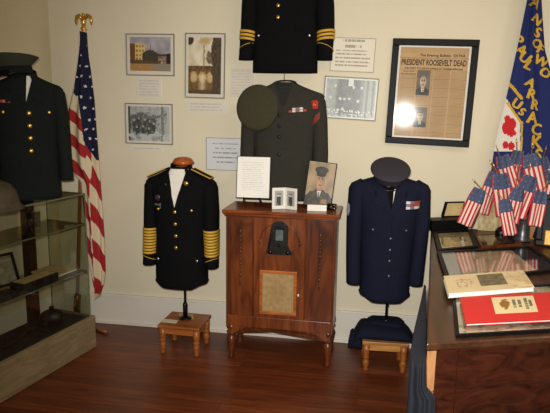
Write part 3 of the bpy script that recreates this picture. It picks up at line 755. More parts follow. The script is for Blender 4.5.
# ------------------------------------------------------------------ peaked caps
def cap(label, M4, crown, band, r=.13, hc=.05, dome=.012, visor=True, badge=True, vis_len=.055, sag=0):
    t = empty('peaked_cap', label, 'cap', (0, 0, 0)); t.matrix_world = M4; t.location, q, _ = M4.decompose(); t.rotation_euler = q.to_euler()
    rb = .088
    prof = [(rb-.004, .0), (rb, .002), (rb, .042), (rb-.004, .044)]
    mesh_obj('band', lathe(bmesh.new(), prof, seg=36, sy=1.14), M[band], t, True)
    prof = [(rb-.002, .038), (rb+.004, .046), (r*.86, .042+hc*.45), (r*.97, .042+hc*.8), (r, .042+hc*.92), (r*.985, .042+hc), (r*.9, .042+hc+dome*.35), (r*.6, .042+hc+dome*.8), (r*.25, .042+hc+dome), (.004, .042+hc+dome)]
    bm = lathe(bmesh.new(), prof, seg=40, sy=1.08)
    for v in bm.verts:
        f = max(0, (v.co.z-.05))/hc
        v.co.z += f*(-.16*v.co.y)*.6       # front of the crown sits a little higher
    mesh_obj('crown', bm, M[crown], t, True)
    bm = bmesh.new(); ring = []
    for i in range(41):
        th = 2*math.pi*i/40; z = .042+hc*.92; x = r*math.cos(th)*1.003; y = r*1.08*math.sin(th)*1.003
        ring.append((x, y, z+((z-.05)/hc)*(-.16*y)*.6))
    mesh_obj('crown_piping', tube(bm, ring, .0022, 6), M[crown], t, True)
    if visor:
        bm = bmesh.new(); n = 18; inn = []; out = []
        for i in range(n+1):
            th = math.pi*(1.14+.72*i/n)
            k = math.sin(math.pi*i/n)
            inn.append(Vector((rb*math.cos(th), rb*1.14*math.sin(th), .008)))
            out.append(Vector((rb*math.cos(th)*(1+.1*k), (rb*1.14)*math.sin(th)-vis_len*k, .006-.03*k)))
        prism_pts = []
        for off in (0, -.003):
            a_ = [bm.verts.new(p+Vector((0, 0, off))) for p in inn]; b_ = [bm.verts.new(p+Vector((0, 0, off))) for p in out]
            prism_pts.append((a_, b_))
            for i in range(n): bm.faces.new((a_[i], a_[i+1], b_[i+1], b_[i]))
        for i in range(n): bm.faces.new((prism_pts[0][1][i], prism_pts[0][1][i+1], prism_pts[1][1][i+1], prism_pts[1][1][i]))
        bmesh.ops.remove_doubles(bm, verts=bm.verts, dist=1e-5)
        mesh_obj('visor', bm, M['patent'], t, True)
        bm = bmesh.new()
        tube(bm, [(rb*1.03*math.cos(math.pi*(1.1+.8*i/16)), rb*1.175*math.sin(math.pi*(1.1+.8*i/16)), .016) for i in range(17)], .004, 6)
        mesh_obj('chin_strap', bm, M['patent'], t, True)
    if badge:
        bm = bmesh.new(); blob(bm, (0, -rb*1.14-.012, .055), (.014, .005, .018)); mesh_obj('badge', bm, M[badge], t, True)
    return t
def place(loc, rz=0, rx=0, ry=0): return Matrix.Translation(loc) @ Matrix.Rotation(rz, 4, 'Z') @ Matrix.Rotation(ry, 4, 'Y') @ Matrix.Rotation(rx, 4, 'X')
# slate cap on the navy jacket's stand, tipped well forward
p = atY(388.6, 188, -.31)
cap('slate grey peaked cap with a glossy visor tipped forward on the navy jacket', place((p.x, -.30, .4+.735), R(4), R(34)), 'cap_grey', 'patent', r=.11, hc=.05, badge=False, vis_len=.05)
# olive cap hung with its crown to the room
p = atY(257, 109, -.27)
cap('olive peaked cap hung crown outwards over the olive jacket shoulder', place((p.x, -.175, p.z), 0, R(84)), 'cap_olive', 'cap_olive', r=.125, hc=.045, dome=.014, visor=True, badge=False, vis_len=.03)
# green cap on the left jacket
v = ray(13, 73); p = CP+v*(2.95/ (v.dot(CF)))
cap('green peaked cap with a wide crown on the dark green jacket at left', place((EX-.038, EY-.03, EZ+.685), ERZ-R(62), R(4), R(-5)), 'cap_green', 'dark_green_wool', r=.13, hc=.055, badge='bronze', vis_len=.05)

# ------------------------------------------------------------------ radio console cabinet
CXm, CYf = -.484, -.41      # centre of the front
t = empty('radio_cabinet', 'tall walnut radio cabinet on turned legs with arched dial, centre of the room', 'cabinet', (CXm, CYf, 0), R(-.5))
W2, DP = .325, .29; Z0, Z1 = .22, .915
bm = bmesh.new(); box(bm, -W2, W2, .012, DP, Z0, Z1); mesh_obj('body', bm, M['walnut_dark'], t)
for x0, x1 in ((-W2, -.16), (.155, W2)):
    mesh_obj('side_front_panel', B(x0+.022, x1-.004, .004, .016, Z0+.07, Z1-.01, .002), M['walnut_fig'], t)
for sd in (-1, 1):
    mesh_obj('corner_post', B(sd*W2-.013 if sd > 0 else sd*W2-.002, sd*W2+.002 if sd > 0 else sd*W2+.013, -.002, .03, Z0-.01, Z1, .003), M['walnut_dark'], t)
mesh_obj('center_panel', B(-.155, .15, .0, .016, Z0+.07, Z1-.01, .002), M['walnut'], t)
bm = bmesh.new()
for x in (-.158, .152): box(bm, x-.004, x+.004, -.004, .014, Z0+.07, Z1-.004, .002)
mesh_obj('panel_moulding', bm, M['walnut_dark'], t)
mesh_obj('bottom_rail', B(-W2+.01, W2-.01, -.003, .02, Z0, Z0+.07, .003), M['walnut'], t)
# scalloped apron
pts = []
n = 48
for i in range(n+1):
    f = i/n; x = lerp(-W2+.012, W2-.012, f); e = abs(f-.5)*2
    z = Z0-.002-(.055 if e > .93 else .055*max(0, (e-.62)/.31)**1.3 if e > .62 else 0)-(.012*math.sin(max(0, min(1, (e-.3)/.3))*math.pi) if e < .62 else 0)
    pts.append((x, 0, z))
poly = [(-W2+.012, 0, Z0+.01)]+[q for q in pts]+[(W2-.012, 0, Z0+.01)]
bm = prism(bmesh.new(), poly, (0, .018, 0)); bmesh.ops.triangulate(bm, faces=[f for f in bm.faces if len(f.verts) > 4])
mesh_obj('apron', bm, M['walnut'], t)
bm = bmesh.new(); box(bm, -W2-.022, W2+.022, -.028, DP+.005, Z1+.012, Z1+.032, .006); box(bm, -W2-.012, W2+.012, -.016, DP, Z1-.002, Z1+.012, .003)
mesh_obj('top', bm, M['walnut_top'], t)
prof = [(.016, 0), (.021, .01), (.016, .024), (.018, .045), (.027, .095), (.032, .125), (.025, .146), (.016, .154), (.028, .163), (.031, .175), (.02, .185), (.029, .195), (.031, .205), (.03, .228)]
for sx in (-1, 1):
    for y in (.028, DP-.03):
        mesh_obj('leg', lathe(bmesh.new(), prof, (sx*(W2-.026), y, 0), 18), M['walnut_dark'], t, True)
# carved drops
for x in (-.238, .238):
    bm = bmesh.new()
    for k in range(12):
        z = .52+k*.024; r_ = .0048+.0022*math.sin(k*1.9); blob(bm, (x, .002, z), (r_, .006, .011))
    blob(bm, (x, 0, .5), (.005, .006, .02)); blob(bm, (x, 0, .81), (.006, .006, .02))
    mesh_obj('carved_drop', bm, M['walnut_dark'], t, True)
# arch moulding
bm = bmesh.new(); tube(bm, [(.115*math.cos(math.pi*i/20)-.002, .0, .775+.1*math.sin(math.pi*i/20)) for i in range(21)], .003, 6)
tube(bm, [(.113, 0, .775), (.125, 0, .76), (.113, 0, .745)], .0045, 6); tube(bm, [(-.117, 0, .775), (-.129, 0, .76), (-.117, 0, .745)], .0045, 6)
mesh_obj('arch_moulding', bm, M['walnut_dark'], t, True)
# escutcheon
ex = -.002
half = [(.052, .845), (.05, .79), (.05, .75), (.06, .725), (.078, .708), (.078, .692), (.05, .688)]
arch = [(.052*math.cos(math.pi*i/14), .845+.045*math.sin(math.pi*i/14)) for i in range(15)]
poly = [(ex+x, -.002, z) for x, z in arch]+[(ex-x, -.002, z) for x, z in half[1:]]+[(ex+x, -.002, z) for x, z in half[:0:-1]]
bm = prism(bmesh.new(), poly, (0, -.008, 0)); bmesh.ops.triangulate(bm, faces=[f for f in bm.faces if len(f.verts) > 4])
es = mesh_obj('dial_escutcheon', bm, M['bronze'], t)
wp_ = [(ex+.022*math.cos(math.pi*i/10), -.0105, .825+.028*math.sin(math.pi*i/10)) for i in range(11)]+[(ex-.022, -.0105, .775), (ex+.022, -.0105, .775)]
mesh_obj('dial_window', prism(bmesh.new(), wp_, (0, -.002, 0)), M['dial_glass'], es)
mesh_obj('dial_hood', prism(bmesh.new(), [(ex+.03*math.cos(math.pi*i/10), -.0105, .84+.024*math.sin(math.pi*i/10)) for i in range(11)], (0, -.004, 0)), M['black_metal'], es)
for x in (-.054, .05):
    bm = bmesh.new(); lathe(bm, [(.012, 0), (.012, .014), (.009, .018)], seg=16); bmesh.ops.transform(bm, matrix=Matrix.Translation((x, -.008, .705)) @ Matrix.Rotation(R(90), 4, 'X'), verts=bm.verts)
    mesh_obj('tuning_knob', bm, M['black_metal'], t, True)
bm = bmesh.new(); lathe(bm, [(.008, 0), (.008, .01)], seg=14); bmesh.ops.transform(bm, matrix=Matrix.Translation((ex, -.008, .745)) @ Matrix.Rotation(R(90), 4, 'X'), verts=bm.verts)
mesh_obj('tuning_knob', bm, M['black_metal'], t, True)
# speaker grille with its frame
gx, gz, gw, gh = -.006, .452, .225, .275
bm = frame_bm(gw, gh, .018, .012, .003); bmesh.ops.translate(bm, verts=bm.verts, vec=(gx, 0, gz))
g = mesh_obj('grille_frame', bm, M['orange_wood'], t, label='orange wood frame around the tan grille cloth')
def grille(u, v):
    n = nz(u, v, 9, 31); c = mix((176, 146, 98), (160, 128, 82), .5+n)
    rr_ = ((u-.5)/.26)**2+((v-.46)/.3)**2
    if rr_ < 1: c = mix(c, (128, 98, 62), .35*(.6+.9*nz(u, v, 26, 33))*(1-rr_*.4))
    if int(u*60) % 2: c = tuple(x*.97 for x in c)
    return c
wi, hi = gw-.034, gh-.034
sheet('grille_cloth', lambda u, v: (gx-wi/2+wi*u, -.004, gz+hi/2-hi*v), 50, 60, grille, M['paint'], g)
bm = bmesh.new(); blob(bm, (gx+gw/2+.01, -.008, gz-.005), (.006, .008, .009)); mesh_obj('door_knob', bm, M['paper'], t, True, label='small white knob')
TOPZ = Z1+.033
# things on the radio cabinet
def lean_rect(name, label, cat, tl, tr, bl, br, Yb, lean, group=None):
    """upright rectangle standing at depth Yb on the cabinet"""
    P4 = [atY(*q, Yb) for q in (tl, tr, bl, br)]
    w = ((P4[1]-P4[0]).xz.length+(P4[3]-P4[2]).xz.length)/2; h = ((P4[0]-P4[2]).length+(P4[1]-P4[3]).length)/2/math.cos(lean)*.98
    return w, h, (P4[2]+P4[3])/2
w, h, p = lean_rect('', '', '', (236.5, 156), (270, 156.5), (236.5, 198.5), (270, 198), -.27, R(10))
t = empty('document_on_easel', 'white typed sheet on a small black easel, left on the radio cabinet', 'document', (p.x, -.28, TOPZ+.048), R(3), None, R(-9))
mesh_obj('frame', frame_bm(w, h, .004, .008, .001).__class__ and (lambda bm: (bmesh.ops.translate(bm, verts=bm.verts, vec=(0, 0, h/2)), bm)[1])(frame_bm(w, h, .004, .008, .001)), M['black_frame'], t)
def typed(u, v):
    bg = (240, 236, 228)
    if u < .15 or u > .87 or v < .12 or v > .84: return bg
    return textrows((u-.15)/.72, (v-.12)/.72, 16, bg, (206, 198, 186), 3, .02, .5)
mesh_obj('backing', B(-w/2+.003, w/2-.003, -.004, 0, .003, h-.003), M['black_frame'], t)
sheet('typed_sheet', lambda u, v: (-w/2+.003+(w-.006)*u, -.005, h-.003-(h-.006)*v), 50, 70, typed, M['paint'], t)
bm = bmesh.new()
for x in (-.055, .045):
    tube(bm, [(x, -.02, .006), (x, -.02, -.004), (x, .03, -.004), (x, .055, -.045)], .003, 6); tube(bm, [(x, -.018, -.002), (x, -.026, -.048)], .003, 6); tube(bm, [(x, .01, -.004), (x*.3, .04, .1)], .0025, 6)
tube(bm, [(-.055, .03, -.004), (.045, .03, -.004)], .0025, 6)
mesh_obj('easel', bm, M['black_metal'], t, True)
# bifold frame
hx = atY(285, 205, -.33)
t = empty('bifold_photo_frame', 'small hinged double frame of two black and white photographs on the radio cabinet', 'photo frame', (hx.x, -.32, TOPZ), 0)
for sd in (-1, 1):
    a_ = R(28)*sd*-1
    wv, hv = .082, .128
    Mx = Matrix.Rotation(a_*-1*-1, 4, 'Z')
    x0, x1 = (0, wv) if sd > 0 else (-wv, 0)
    Mx = Matrix.Rotation(R(-26)*sd, 4, 'Z')
    bm = bmesh.new(); box(bm, x0, x1, -.003, .003, 0, hv, .001); bmesh.ops.transform(bm, matrix=Mx, verts=bm.verts)
    lf = mesh_obj('frame_leaf', bm, M['paper'], t)
    def cc(u, v, sd=sd):
        if u < .16 or u > .84 or v < .12 or v > .86: return (232, 228, 216)
        return couple((u-.16)/.68, (v-.12)/.74)
    sheet('photograph', lambda u, v: Mx @ Vector((x0+.003+(x1-x0-.006)*u, -.0038, hv-.003-(hv-.006)*v)), 26, 34, cc, M['photo'], lf)
# portrait
w, h, p = lean_rect('', '', '', (306, 160), (335, 161), (303, 205), (331.5, 208), -.28, R(10))
t = empty('portrait_photograph', 'portrait photograph of a uniformed person in a peaked cap, right on the radio cabinet', 'photo', (p.x-.006, -.225, TOPZ+.004), R(-4), None, R(-10), R(5))
mesh_obj('mount', B(-w/2, w/2, -.004, .004, 0, h, .001), M['black_frame'], t)
mesh_obj('strut', prism(bmesh.new(), [(-.015, .005, h*.6), (.015, .005, h*.6), (.02, .075, .012), (-.02, .075, .012)], (0, .003, 0)), M['black_frame'], t)
sheet('print', lambda u, v: (-w/2+.004+(w-.008)*u, -.0048, h-.004-(h-.008)*v), 56, 84, lambda u, v: man(u, v, (176, 150, 114), (190, 144, 104), (74, 66, 46), (50, 42, 30)) if not (.6 < u < .82 and .83 < v < .93) else mix((200, 160, 60), (110, 60, 40), .5+nz(u, v, 40, 3)), M['photo'], t)
# tent card and little black case
p = atZ(318, 208.5, TOPZ)
t = empty('place_card', 'small folded white card in front of the portrait photograph', 'card', (p.x, -.335, TOPZ), R(3))
for sd in (-1, 1): mesh_obj('card_leaf', prism(bmesh.new(), [(-.056, .016*sd, 0), (.056, .016*sd, 0), (.056, 0, .034), (-.056, 0, .034)], (0, .0012, 0)), M['paper'], t)
p = atZ(333.5, 209.5, TOPZ)
t = empty('small_case', 'little rounded black case on the right end of the radio cabinet', 'case', (p.x-.01, -.29, TOPZ), R(-8))
mesh_obj('body', B(-.028, .028, -.02, .02, 0, .022, .008), M['patent'], t, True)
mesh_obj('lid', B(-.028, .028, -.02, .02, .023, .038, .007), M['patent'], t, True)
mesh_obj('clasp', B(-.006, .006, -.023, -.018, .015, .028, .001), M['brass'], t)

# ------------------------------------------------------------------ glass display case
FC = Vector((-1.70, -.42, 0)); DIRC = LW.copy(); IN = Vector((-.979, .204, 0))
LEN, DEP = 1.5, .3
def cw(a, b, z): return FC+DIRC*a+IN*b+Vector((0, 0, z))        # a along front towards the camera, b into the case
t = empty('display_case', 'glass display case with glass shelves on a limed wood base at left', 'display case', FC+DIRC*(LEN/2)+IN*(DEP/2), 0)
def cbox(bm, a0, a1, b0, b1, z0, z1): return prism(bm, [cw(a0, b0, z0), cw(a1, b0, z0), cw(a1, b1, z0), cw(a0, b1, z0)], (0, 0, z1-z0))
CB = .2
mesh_obj('base', cbox(bmesh.new(), -.02, LEN, -.022, DEP, .004, CB), M['case_wood'], t, world=True)
bm = bmesh.new(); cbox(bm, -.02, LEN, -.022, .0, CB, CB+.014); cbox(bm, -.02, -.0, 0, DEP, CB, CB+.014)
mesh_obj('base_rim', bm, M['case_wood'], t, world=True)
mesh_obj('base_lining', cbox(bmesh.new(), .004, LEN-.004, .006, DEP-.008, CB, CB+.006), M['dark_cloth'], t, world=True)
mesh_obj('front_glass', cbox(bmesh.new(), 0, LEN, 0, .004, CB+.0, 1.0), M['gunmetal_glass'], t, world=True)
mesh_obj('end_glass', cbox(bmesh.new(), 0, .004, .005, DEP, CB, 1.0), M['gunmetal_glass'], t, world=True)
for z, nm in ((1.0, 'top_glass'), (.812, 'glass_shelf'), (.51, 'glass_shelf')):
    in0 = 0 if z > .9 else .008
    mesh_obj(nm, cbox(bmesh.new(), in0, LEN, in0, DEP, z, z+.007), M['shelf_glass'], t, world=True)
    bm = bmesh.new(); cbox(bm, in0-.002, LEN, in0-.003, in0, z-.001, z+.008); cbox(bm, in0-.003, in0, in0, DEP, z-.001, z+.008)
    mesh_obj('shelf_edge', bm, M['edge_glass'], t, world=True)
bm = bmesh.new()
tube(bm, [cw(.001, -.001, CB), cw(.001, -.001, 1.004)], .0028, 6)
mesh_obj('corner_strip', bm, M['edge_glass'], t, world=True)
bm = bmesh.new(); tube(bm, [cw(.003, DEP, CB), cw(.003, DEP, 1.004)], .004, 6); mesh_obj('corner_strip', bm, M['edge_glass'], t, world=True)

# dark post standing on the floor behind the case
v = ray(30, 260); k_ = (FC+IN*(DEP+.045)-CP); 
den = v.x*DIRC.y-v.y*DIRC.x; tt = (k_.x*DIRC.y-k_.y*DIRC.x)/den; pp = CP+v*tt
t = empty('wooden_post', 'dark wooden post standing on the floor behind the glass display case', 'post', (pp.x, pp.y, 0), math.atan2(LW.y, LW.x))
mesh_obj('shaft', B(-.03, .03, -.03, .03, .03, .985, .006), M['dark_post'], t)
mesh_obj('foot_board', B(-.12, .12, -.035, .035, 0, .03, .004), M['dark_post'], t)
# things in and on the case
def on_plane(px, py, z): return atZ(px, py, z)
# helmet on top
p = atZ(8, 209, 1.008)
t = empty('steel_helmet', 'brown steel helmet resting on the glass top of the display case', 'helmet', (p.x-.06, p.y-.02, 1.009), R(20))
prof = [(.006, .148), (.04, .145), (.08, .125), (.105, .09), (.115, .05), (.118, .03), (.13, .012), (.142, .004), (.143, .0), (.128, .005), (.113, .028), (.105, .05)]
mesh_obj('shell', lathe(bmesh.new(), prof, seg=36, sy=1.15, cap=False), M['steel_green'], t, True)
mesh_obj('rim', tube(bmesh.new(), [(.1425*math.cos(2*math.pi*i/36), .164*math.sin(2*math.pi*i/36), .002) for i in range(37)], .0022, 6), M['dark_leather'], t, True)
# drinking glasses on the upper shelf
for k, (px, py, lab) in enumerate(((37.5, 225, 'small clear glass on the upper shelf, right of the dark post'), (29.5, 227, 'small glass holding dark red, on the upper shelf before the dark post'))):
    p = atZ(px, py+3, .8205)
    t = empty('shot_glass', lab, 'glass', (p.x, p.y, .8205))
    mesh_obj('bowl', lathe(bmesh.new(), [(.016, 0), (.016, .006), (.02, .1), (.0185, .1), (.0145, .01)], seg=18, cap=True), M['clear_glass'], t, True)
    if k: mesh_obj('contents', lathe(bmesh.new(), [(.014, .011), (.0165, .06)], seg=18), plain('red_wax', (70, 30, 30), .5), t, True)
    else: mesh_obj('rim', tube(bmesh.new(), [(.0195*math.cos(2*math.pi*i/18), .0195*math.sin(2*math.pi*i/18), .1) for i in range(19)], .0012, 5), M['silver'], t, True)
# framed picture leaning on the middle shelf
p = atZ(2, 291, .518)
q0 = atZ(24, 279, .518)
t = empty('leaning_picture', 'grey print in a black frame leaning inside the display case', 'picture', (p.x-.05, p.y+.006, .5195), R(62), None, R(-24))
fwid, fhei = .3, .19
mesh_obj('frame', (lambda bm: (bmesh.ops.translate(bm, verts=bm.verts, vec=(0, 0, fhei/2)), bm)[1])(frame_bm(fwid, fhei, .016, .012)), M['black_frame'], t)
mesh_obj('backing', B(-fwid/2+.01, fwid/2-.01, -.004, 0, .01, fhei-.01), M['black_frame'], t)
sheet('print', lambda u, v: (-fwid/2+.014+(fwid-.028)*u, -.005, fhei-.014-(fhei-.028)*v), 30, 24, lambda u, v: mix((150, 146, 126), (112, 108, 94), .5+nz(u, v, 9, 41)), M['photo'], t)
def quad_box(bm, pts, z0, h): return prism(bm, [Vector((x, y, z0)) for x, y in pts], (0, 0, h))
def case_box(name, label, cat, a0, a1, b0, b1, z, h, mat, lid=None):
    c_ = cw((a0+a1)/2, (b0+b1)/2, z); t = empty(name, label, cat, c_)
    mesh_obj('tray' if lid else 'cover', cbox(bmesh.new(), a0, a1, b0, b1, z, z+h), M[mat], t, world=True)
    if lid: mesh_obj('inset', cbox(bmesh.new(), a0+.012, a1-.012, b0+.012, b1-.012, z+h, z+h+.003), M[lid], t, world=True)
    else: mesh_obj('pages', cbox(bmesh.new(), a0+.003, a1-.003, b0-.001, b1+.001, z+.003, z+h-.003), M['book_page'], t, world=True)
    return t
case_box('booklet', 'tan booklet lying at the right end of the middle glass shelf', 'book', .03, .2, .06, .26, .5185, .012, 'tan_paper')
case_box('keepsake_box', 'dark box with a brown inset on the middle glass shelf', 'box', .24, .5, .015, .12, .5185, .05, 'dark_leather', 'tan_paper')
case_box('keepsake_box', 'low dark green tray nearest the camera on the middle glass shelf', 'box', .54, .8, .015, .1, .5185, .03, 'dark_cloth', 'dark_leather')
# things on the bottom of the case
p = cw(.2, .12, CB+.0065)
t = empty('canteen', 'dark rounded canteen lying on the floor of the display case', 'canteen', p, R(15))
bm = bmesh.new(); blob(bm, (0, 0, .05), (.075, .05, .055))
for v in bm.verts: v.co.z = max(v.co.z, .0008)
mesh_obj('body', bm, M['dark_leather'], t, True)
mesh_obj('cap', lathe(bmesh.new(), [(.014, 0), (.014, .02), (.01, .024)], (0, 0, .1), 14), M['black_metal'], t, True)
p = cw(.62, .14, CB+.0065)
t = empty('folded_garment', 'dark folded garment spread over the bottom of the display case', 'garment', p, 0)
bm = bmesh.new(); n = 24
vs = [[None]*(n+1) for _ in range(n+1)]
for i in range(n+1):
    for j in range(n+1):
        a_ = .32+.75*i/n; b_ = .03+.24*j/n; e = min(1, 5*min(i, n-i)/n, 5*min(j, n-j)/n)
        vs[i][j] = bm.verts.new(cw(a_, b_, CB+.007+e*(.03+.018*nz(a_*14, b_*14, 1, 51)+.012*math.sin(a_*40+b_*20))))
for i in range(n):
    for j in range(n): bm.faces.new((vs[i][j], vs[i+1][j], vs[i+1][j+1], vs[i][j+1]))
mesh_obj('cloth', bm, M['dark_cloth'], t, True, True)
bm = bmesh.new(); tube(bm, [cw(.3+.7*i/20, .06+.03*math.sin(i*.5), CB+.058+.006*math.sin(i*.8)) for i in range(21)], .011, 8)
mesh_obj('strap', bm, M['dark_leather'], t, True, True)
# thin stick on the floor by the case end
p = atZ(101, 330, .012)
o = mesh_obj('wooden_stick', tube(bmesh.new(), [atZ(94, 327, .012), atZ(101, 330.5, .012), atZ(107, 332, .012)], [.011, .0115, .01], 10), M['pole_wood'], None, True)
rebase(o, (p.x, p.y, .0)); tag(o, 'pale round wooden stick on the floor at the display case end', 'stick')

# ------------------------------------------------------------------ national flag on a pole in the corner
PY = -.14
b0 = atY(77, 312, PY); tp = atY(84, 32, PY)
dirp = (tp-b0)/(tp.z-b0.z); foot = b0-dirp*b0.z
t = empty('flag_pole', 'wooden flag pole with a gold eagle finial in the corner behind the display case', 'flag pole', (foot.x, foot.y, 0))
mesh_obj('shaft', tube(bmesh.new(), [foot+dirp*.02, foot+dirp*(tp.z-.02)], .0125, 12), M['pole_wood'], t, True, True)
mesh_obj('socket', tube(bmesh.new(), [foot+dirp*.02, foot+dirp*.24, foot+dirp*.25], [.024, .024, .017], 14), M['brass'], t, True, True)
mesh_obj('base', lathe(bmesh.new(), [(.1, 0), (.1, .012), (.06, .03), (.03, .045)], seg=28), M['brass'], t, True)
top = foot+dirp*(tp.z-.02)
bm = lathe(bmesh.new(), [(.013, 0), (.016, .01), (.009, .02), (.02, .04), (.012, .055), (.01, .06)], top.to_tuple(), 16)
fn = mesh_obj('finial_neck', bm, M['gold'], t, True, True)
bm = bmesh.new(); e = top+Vector((0, 0, .085)); blob(bm, e, (.017, .016, .032)); blob(bm, e+Vector((.006, -.008, .038)), (.011, .011, .012))
tube(bm, [e+Vector((.012, -.014, .04)), e+Vector((.02, -.022, .036))], [.005, .001], 6)
for sd in (-1, 1):
    pts = [e+Vector((sd*.01, 0, .015)), e+Vector((sd*.028, .002, .036)), e+Vector((sd*.044, .004, .03)), e+Vector((sd*.052, .004, .0)), e+Vector((sd*.05, .004, -.022))]
    tube(bm, pts, [.01, .013, .013, .01, .003], 8)
tube(bm, [e+Vector((0, .004, -.02)), e+Vector((0, .01, -.045))], [.012, .004], 8)
mesh_obj('eagle', bm, M['gold'], t, True, True)
UL = [(32, 82.3), (50, 80.2), (70, 77), (90, 73), (110, 68.5), (130, 67), (150, 67), (165, 69.5), (175, 75), (182, 81), (200, 82.8), (230, 85.2), (250, 86.6), (262, 88.5), (275, 91.5), (285, 93.5), (297, 97.6)]
UR = [(32, 84.5), (50, 87.5), (70, 90.8), (100, 94.5), (130, 96.6), (160, 99), (200, 102), (240, 104.7), (270, 105.6), (284, 104.2), (297, 98.6)]
CRE, RED, BLU = (214, 196, 164), (158, 40, 42), (28, 29, 54)
def us_col(x, y):
    if y < 150:
        xb = tabl([(32, 82.8), (60, 80), (93, 75.3), (104, 83), (120, 85), (140, 86.5), (150, 90), (158, 95)], y)
        if x > xb:
            # stars in staggered rows
            gx_, gy_ = (x-84.5+1.4*nz(x, y, .09, 7))/6.0, (y-40+2.5*nz(x, y, .12, 9))/10.5
            k = math.floor(gy_); fx = (gx_+(.5 if k % 2 else 0)) % 1-.5; fy = gy_ % 1-.5
            if (fx*6.0)**2+(fy*10.5)**2 < 1.1+.5*math.cos(5*math.atan2(fx*6.0, -fy*10.5)) and y > 44: return (204, 200, 196)
            return BLU
    elif y < 160 and x > tabl([(150, 90), (160, 97)], y): return BLU
    xl = tabl([(95, 83), (120, 85), (150, 88), (180, 84)], y)
    if y < 182 and x < xl+ (0 if y < 150 else 1.5):
        q = y-.8*(x-76)
        return RED if q > 111.5 and ((q-111.5) % 24.5) < 12.2 else CRE
    mid = tabl([(150, 92), (200, 93.5), (260, 97), (297, 98)], y)
    q = y-2.3*(x-mid)+ (0 if x < mid else 16)
    return RED if (q % 36) < 18 else CRE
def drape(name, Lt, Rt, y0, y1, Y, col, nu, nv, folds, amp, back, parent, label=None):
    def P(u, v):
        py = lerp(y0, y1, v)
        s_ = u*2 if u <= .5 else 2-u*2
        px = lerp(tabl(Lt, py), tabl(Rt, py), s_)
        w_ = atY(px, py, Y); bulge = math.sin(math.pi*s_)
        if u <= .5: w_.y += -bulge*amp*1.2-amp*.6*math.sin(folds*2*math.pi*s_+v*2.0)*bulge**.5
        else: w_.y += bulge*back
        return w_
    def cc(u, v):
        py = lerp(y0, y1, v); s_ = u*2 if u <= .5 else 2-u*2
        return col(lerp(tabl(Lt, py), tabl(Rt, py), s_), py)
    return sheet(name, P, nu, nv, cc, M['flagcloth'], parent, True, None, True, label), P
f = empty('national_flag', 'stars and stripes flag draped down a pole in the left corner', 'flag', (foot.x, foot.y, .25))
drape('flag_cloth', UL, UR, 32, 297, PY-.068, us_col, 190, 300, 2.0, .03, .045, f)
bm = bmesh.new(); tube(bm, [atY(81.8, 31, PY-.07), atY(80, 34, PY-.075), atY(78, 60, PY-.075), atY(74.5, 88, PY-.075)], [.006, .008, .008, .004], 6)
mesh_obj('header_band', bm, M['cream_paper'], f, True, True, 'cream header band')

# ------------------------------------------------------------------ blue veterans flag on the right
VY = -.09
VL = [(0, 527), (30, 521), (60, 514.5), (90, 508), (110, 503), (130, 498), (150, 494), (200, 487), (240, 484)]
VR = [(0, 541.5), (30, 543.5), (50, 545), (65, 549), (85, 556), (150, 566), (200, 570), (240, 572)]
VB, VBD, VG = (34, 44, 96), (24, 30, 74), (206, 164, 48)
def seg_d(x, y, a, b):
    ax, ay = a; bx, by = b; dx, dy = bx-ax, by-ay; k = max(0, min(1, ((x-ax)*dx+(y-ay)*dy)/(dx*dx+dy*dy))); return math.hypot(x-ax-k*dx, y-ay-k*dy)
def vet_col(x, y):
    if seg_d(x, y, (509, 84), (521, 98)) < 1.5: return VG
    if seg_d(x, y, (507, 103), (521, 123)) < 1.2 or seg_d(x, y, (521, 123), (520, 152)) < .9: return VG
    if y > 98 and x < tabl([(98, 506), (122, 519.5), (240, 518)], y):
        for cx, cy, rx, ry in ((507, 119, 3.2, 3.6), (511.5, 124, 4.5, 6), (506, 128, 4.4, 6.5), (511, 133, 5, 3.4), (505, 145, 3, 4), (511, 146, 3.4, 4.2)):
            if ((x-cx)/rx)**2+((y-cy)/ry)**2 < 1: return (196, 40, 44)
        if y > 152: return VB
        return (222, 214, 204)
    return VB
f = empty('veterans_flag', 'blue flag with gold lettering and red emblem draped behind the small flags', 'flag', (atY(535, 240, VY).x, VY, .3))
_, VP = drape('flag_cloth', VL, VR, -60, 400, VY, vet_col, 220, 320, 2.5, .02, .014, f)
def vet_surface(px, py):
    s_ = max(0, min(1, (px-tabl(VL, py))/(tabl(VR, py)-tabl(VL, py))))
    p_ = VP(s_/2, (py+60)/460); return p_+(CP-p_).normalized()*.004
def flag_letter(ch, px, py, hgt, rot, sx=1.0):
    bm = glyphs(ch); xs = [v.co.x for v in bm.verts]; ys = [v.co.y for v in bm.verts]
    mx, my = (max(xs)+min(xs))/2, (max(ys)+min(ys))/2; k = 1.02*hgt/(max(ys)-min(ys))
    bmesh.ops.triangulate(bm, faces=bm.faces[:])
    bmesh.ops.subdivide_edges(bm, edges=bm.edges[:], cuts=1)
    for v in bm.verts:
        x = (v.co.x-mx)*k*sx; y = -(v.co.y-my)*k
        off = .0
        xr = x*math.cos(rot)-y*math.sin(rot); yr = x*math.sin(rot)+y*math.cos(rot)
        v.co = vet_surface(px+xr, py+yr)
    return bm
def bold(bm):          # thicken strokes of the lettering a little
    return bm
def flag_word(name, L):
    bm = bmesh.new()
    for a_ in L:
        for dx, dy in ((0, 0), (.7, .3), (-.6, -.3), (.3, -.6)):
            b_ = flag_letter(a_[0], a_[1]+dx, a_[2]+dy, *a_[3:]); me = bpy.data.meshes.new('glyph'); b_.to_mesh(me); b_.free(); bm.from_mesh(me); bpy.data.meshes.remove(me)
    return mesh_obj(name, bm, M['flag_gold'], f, world=True, recalc=False)
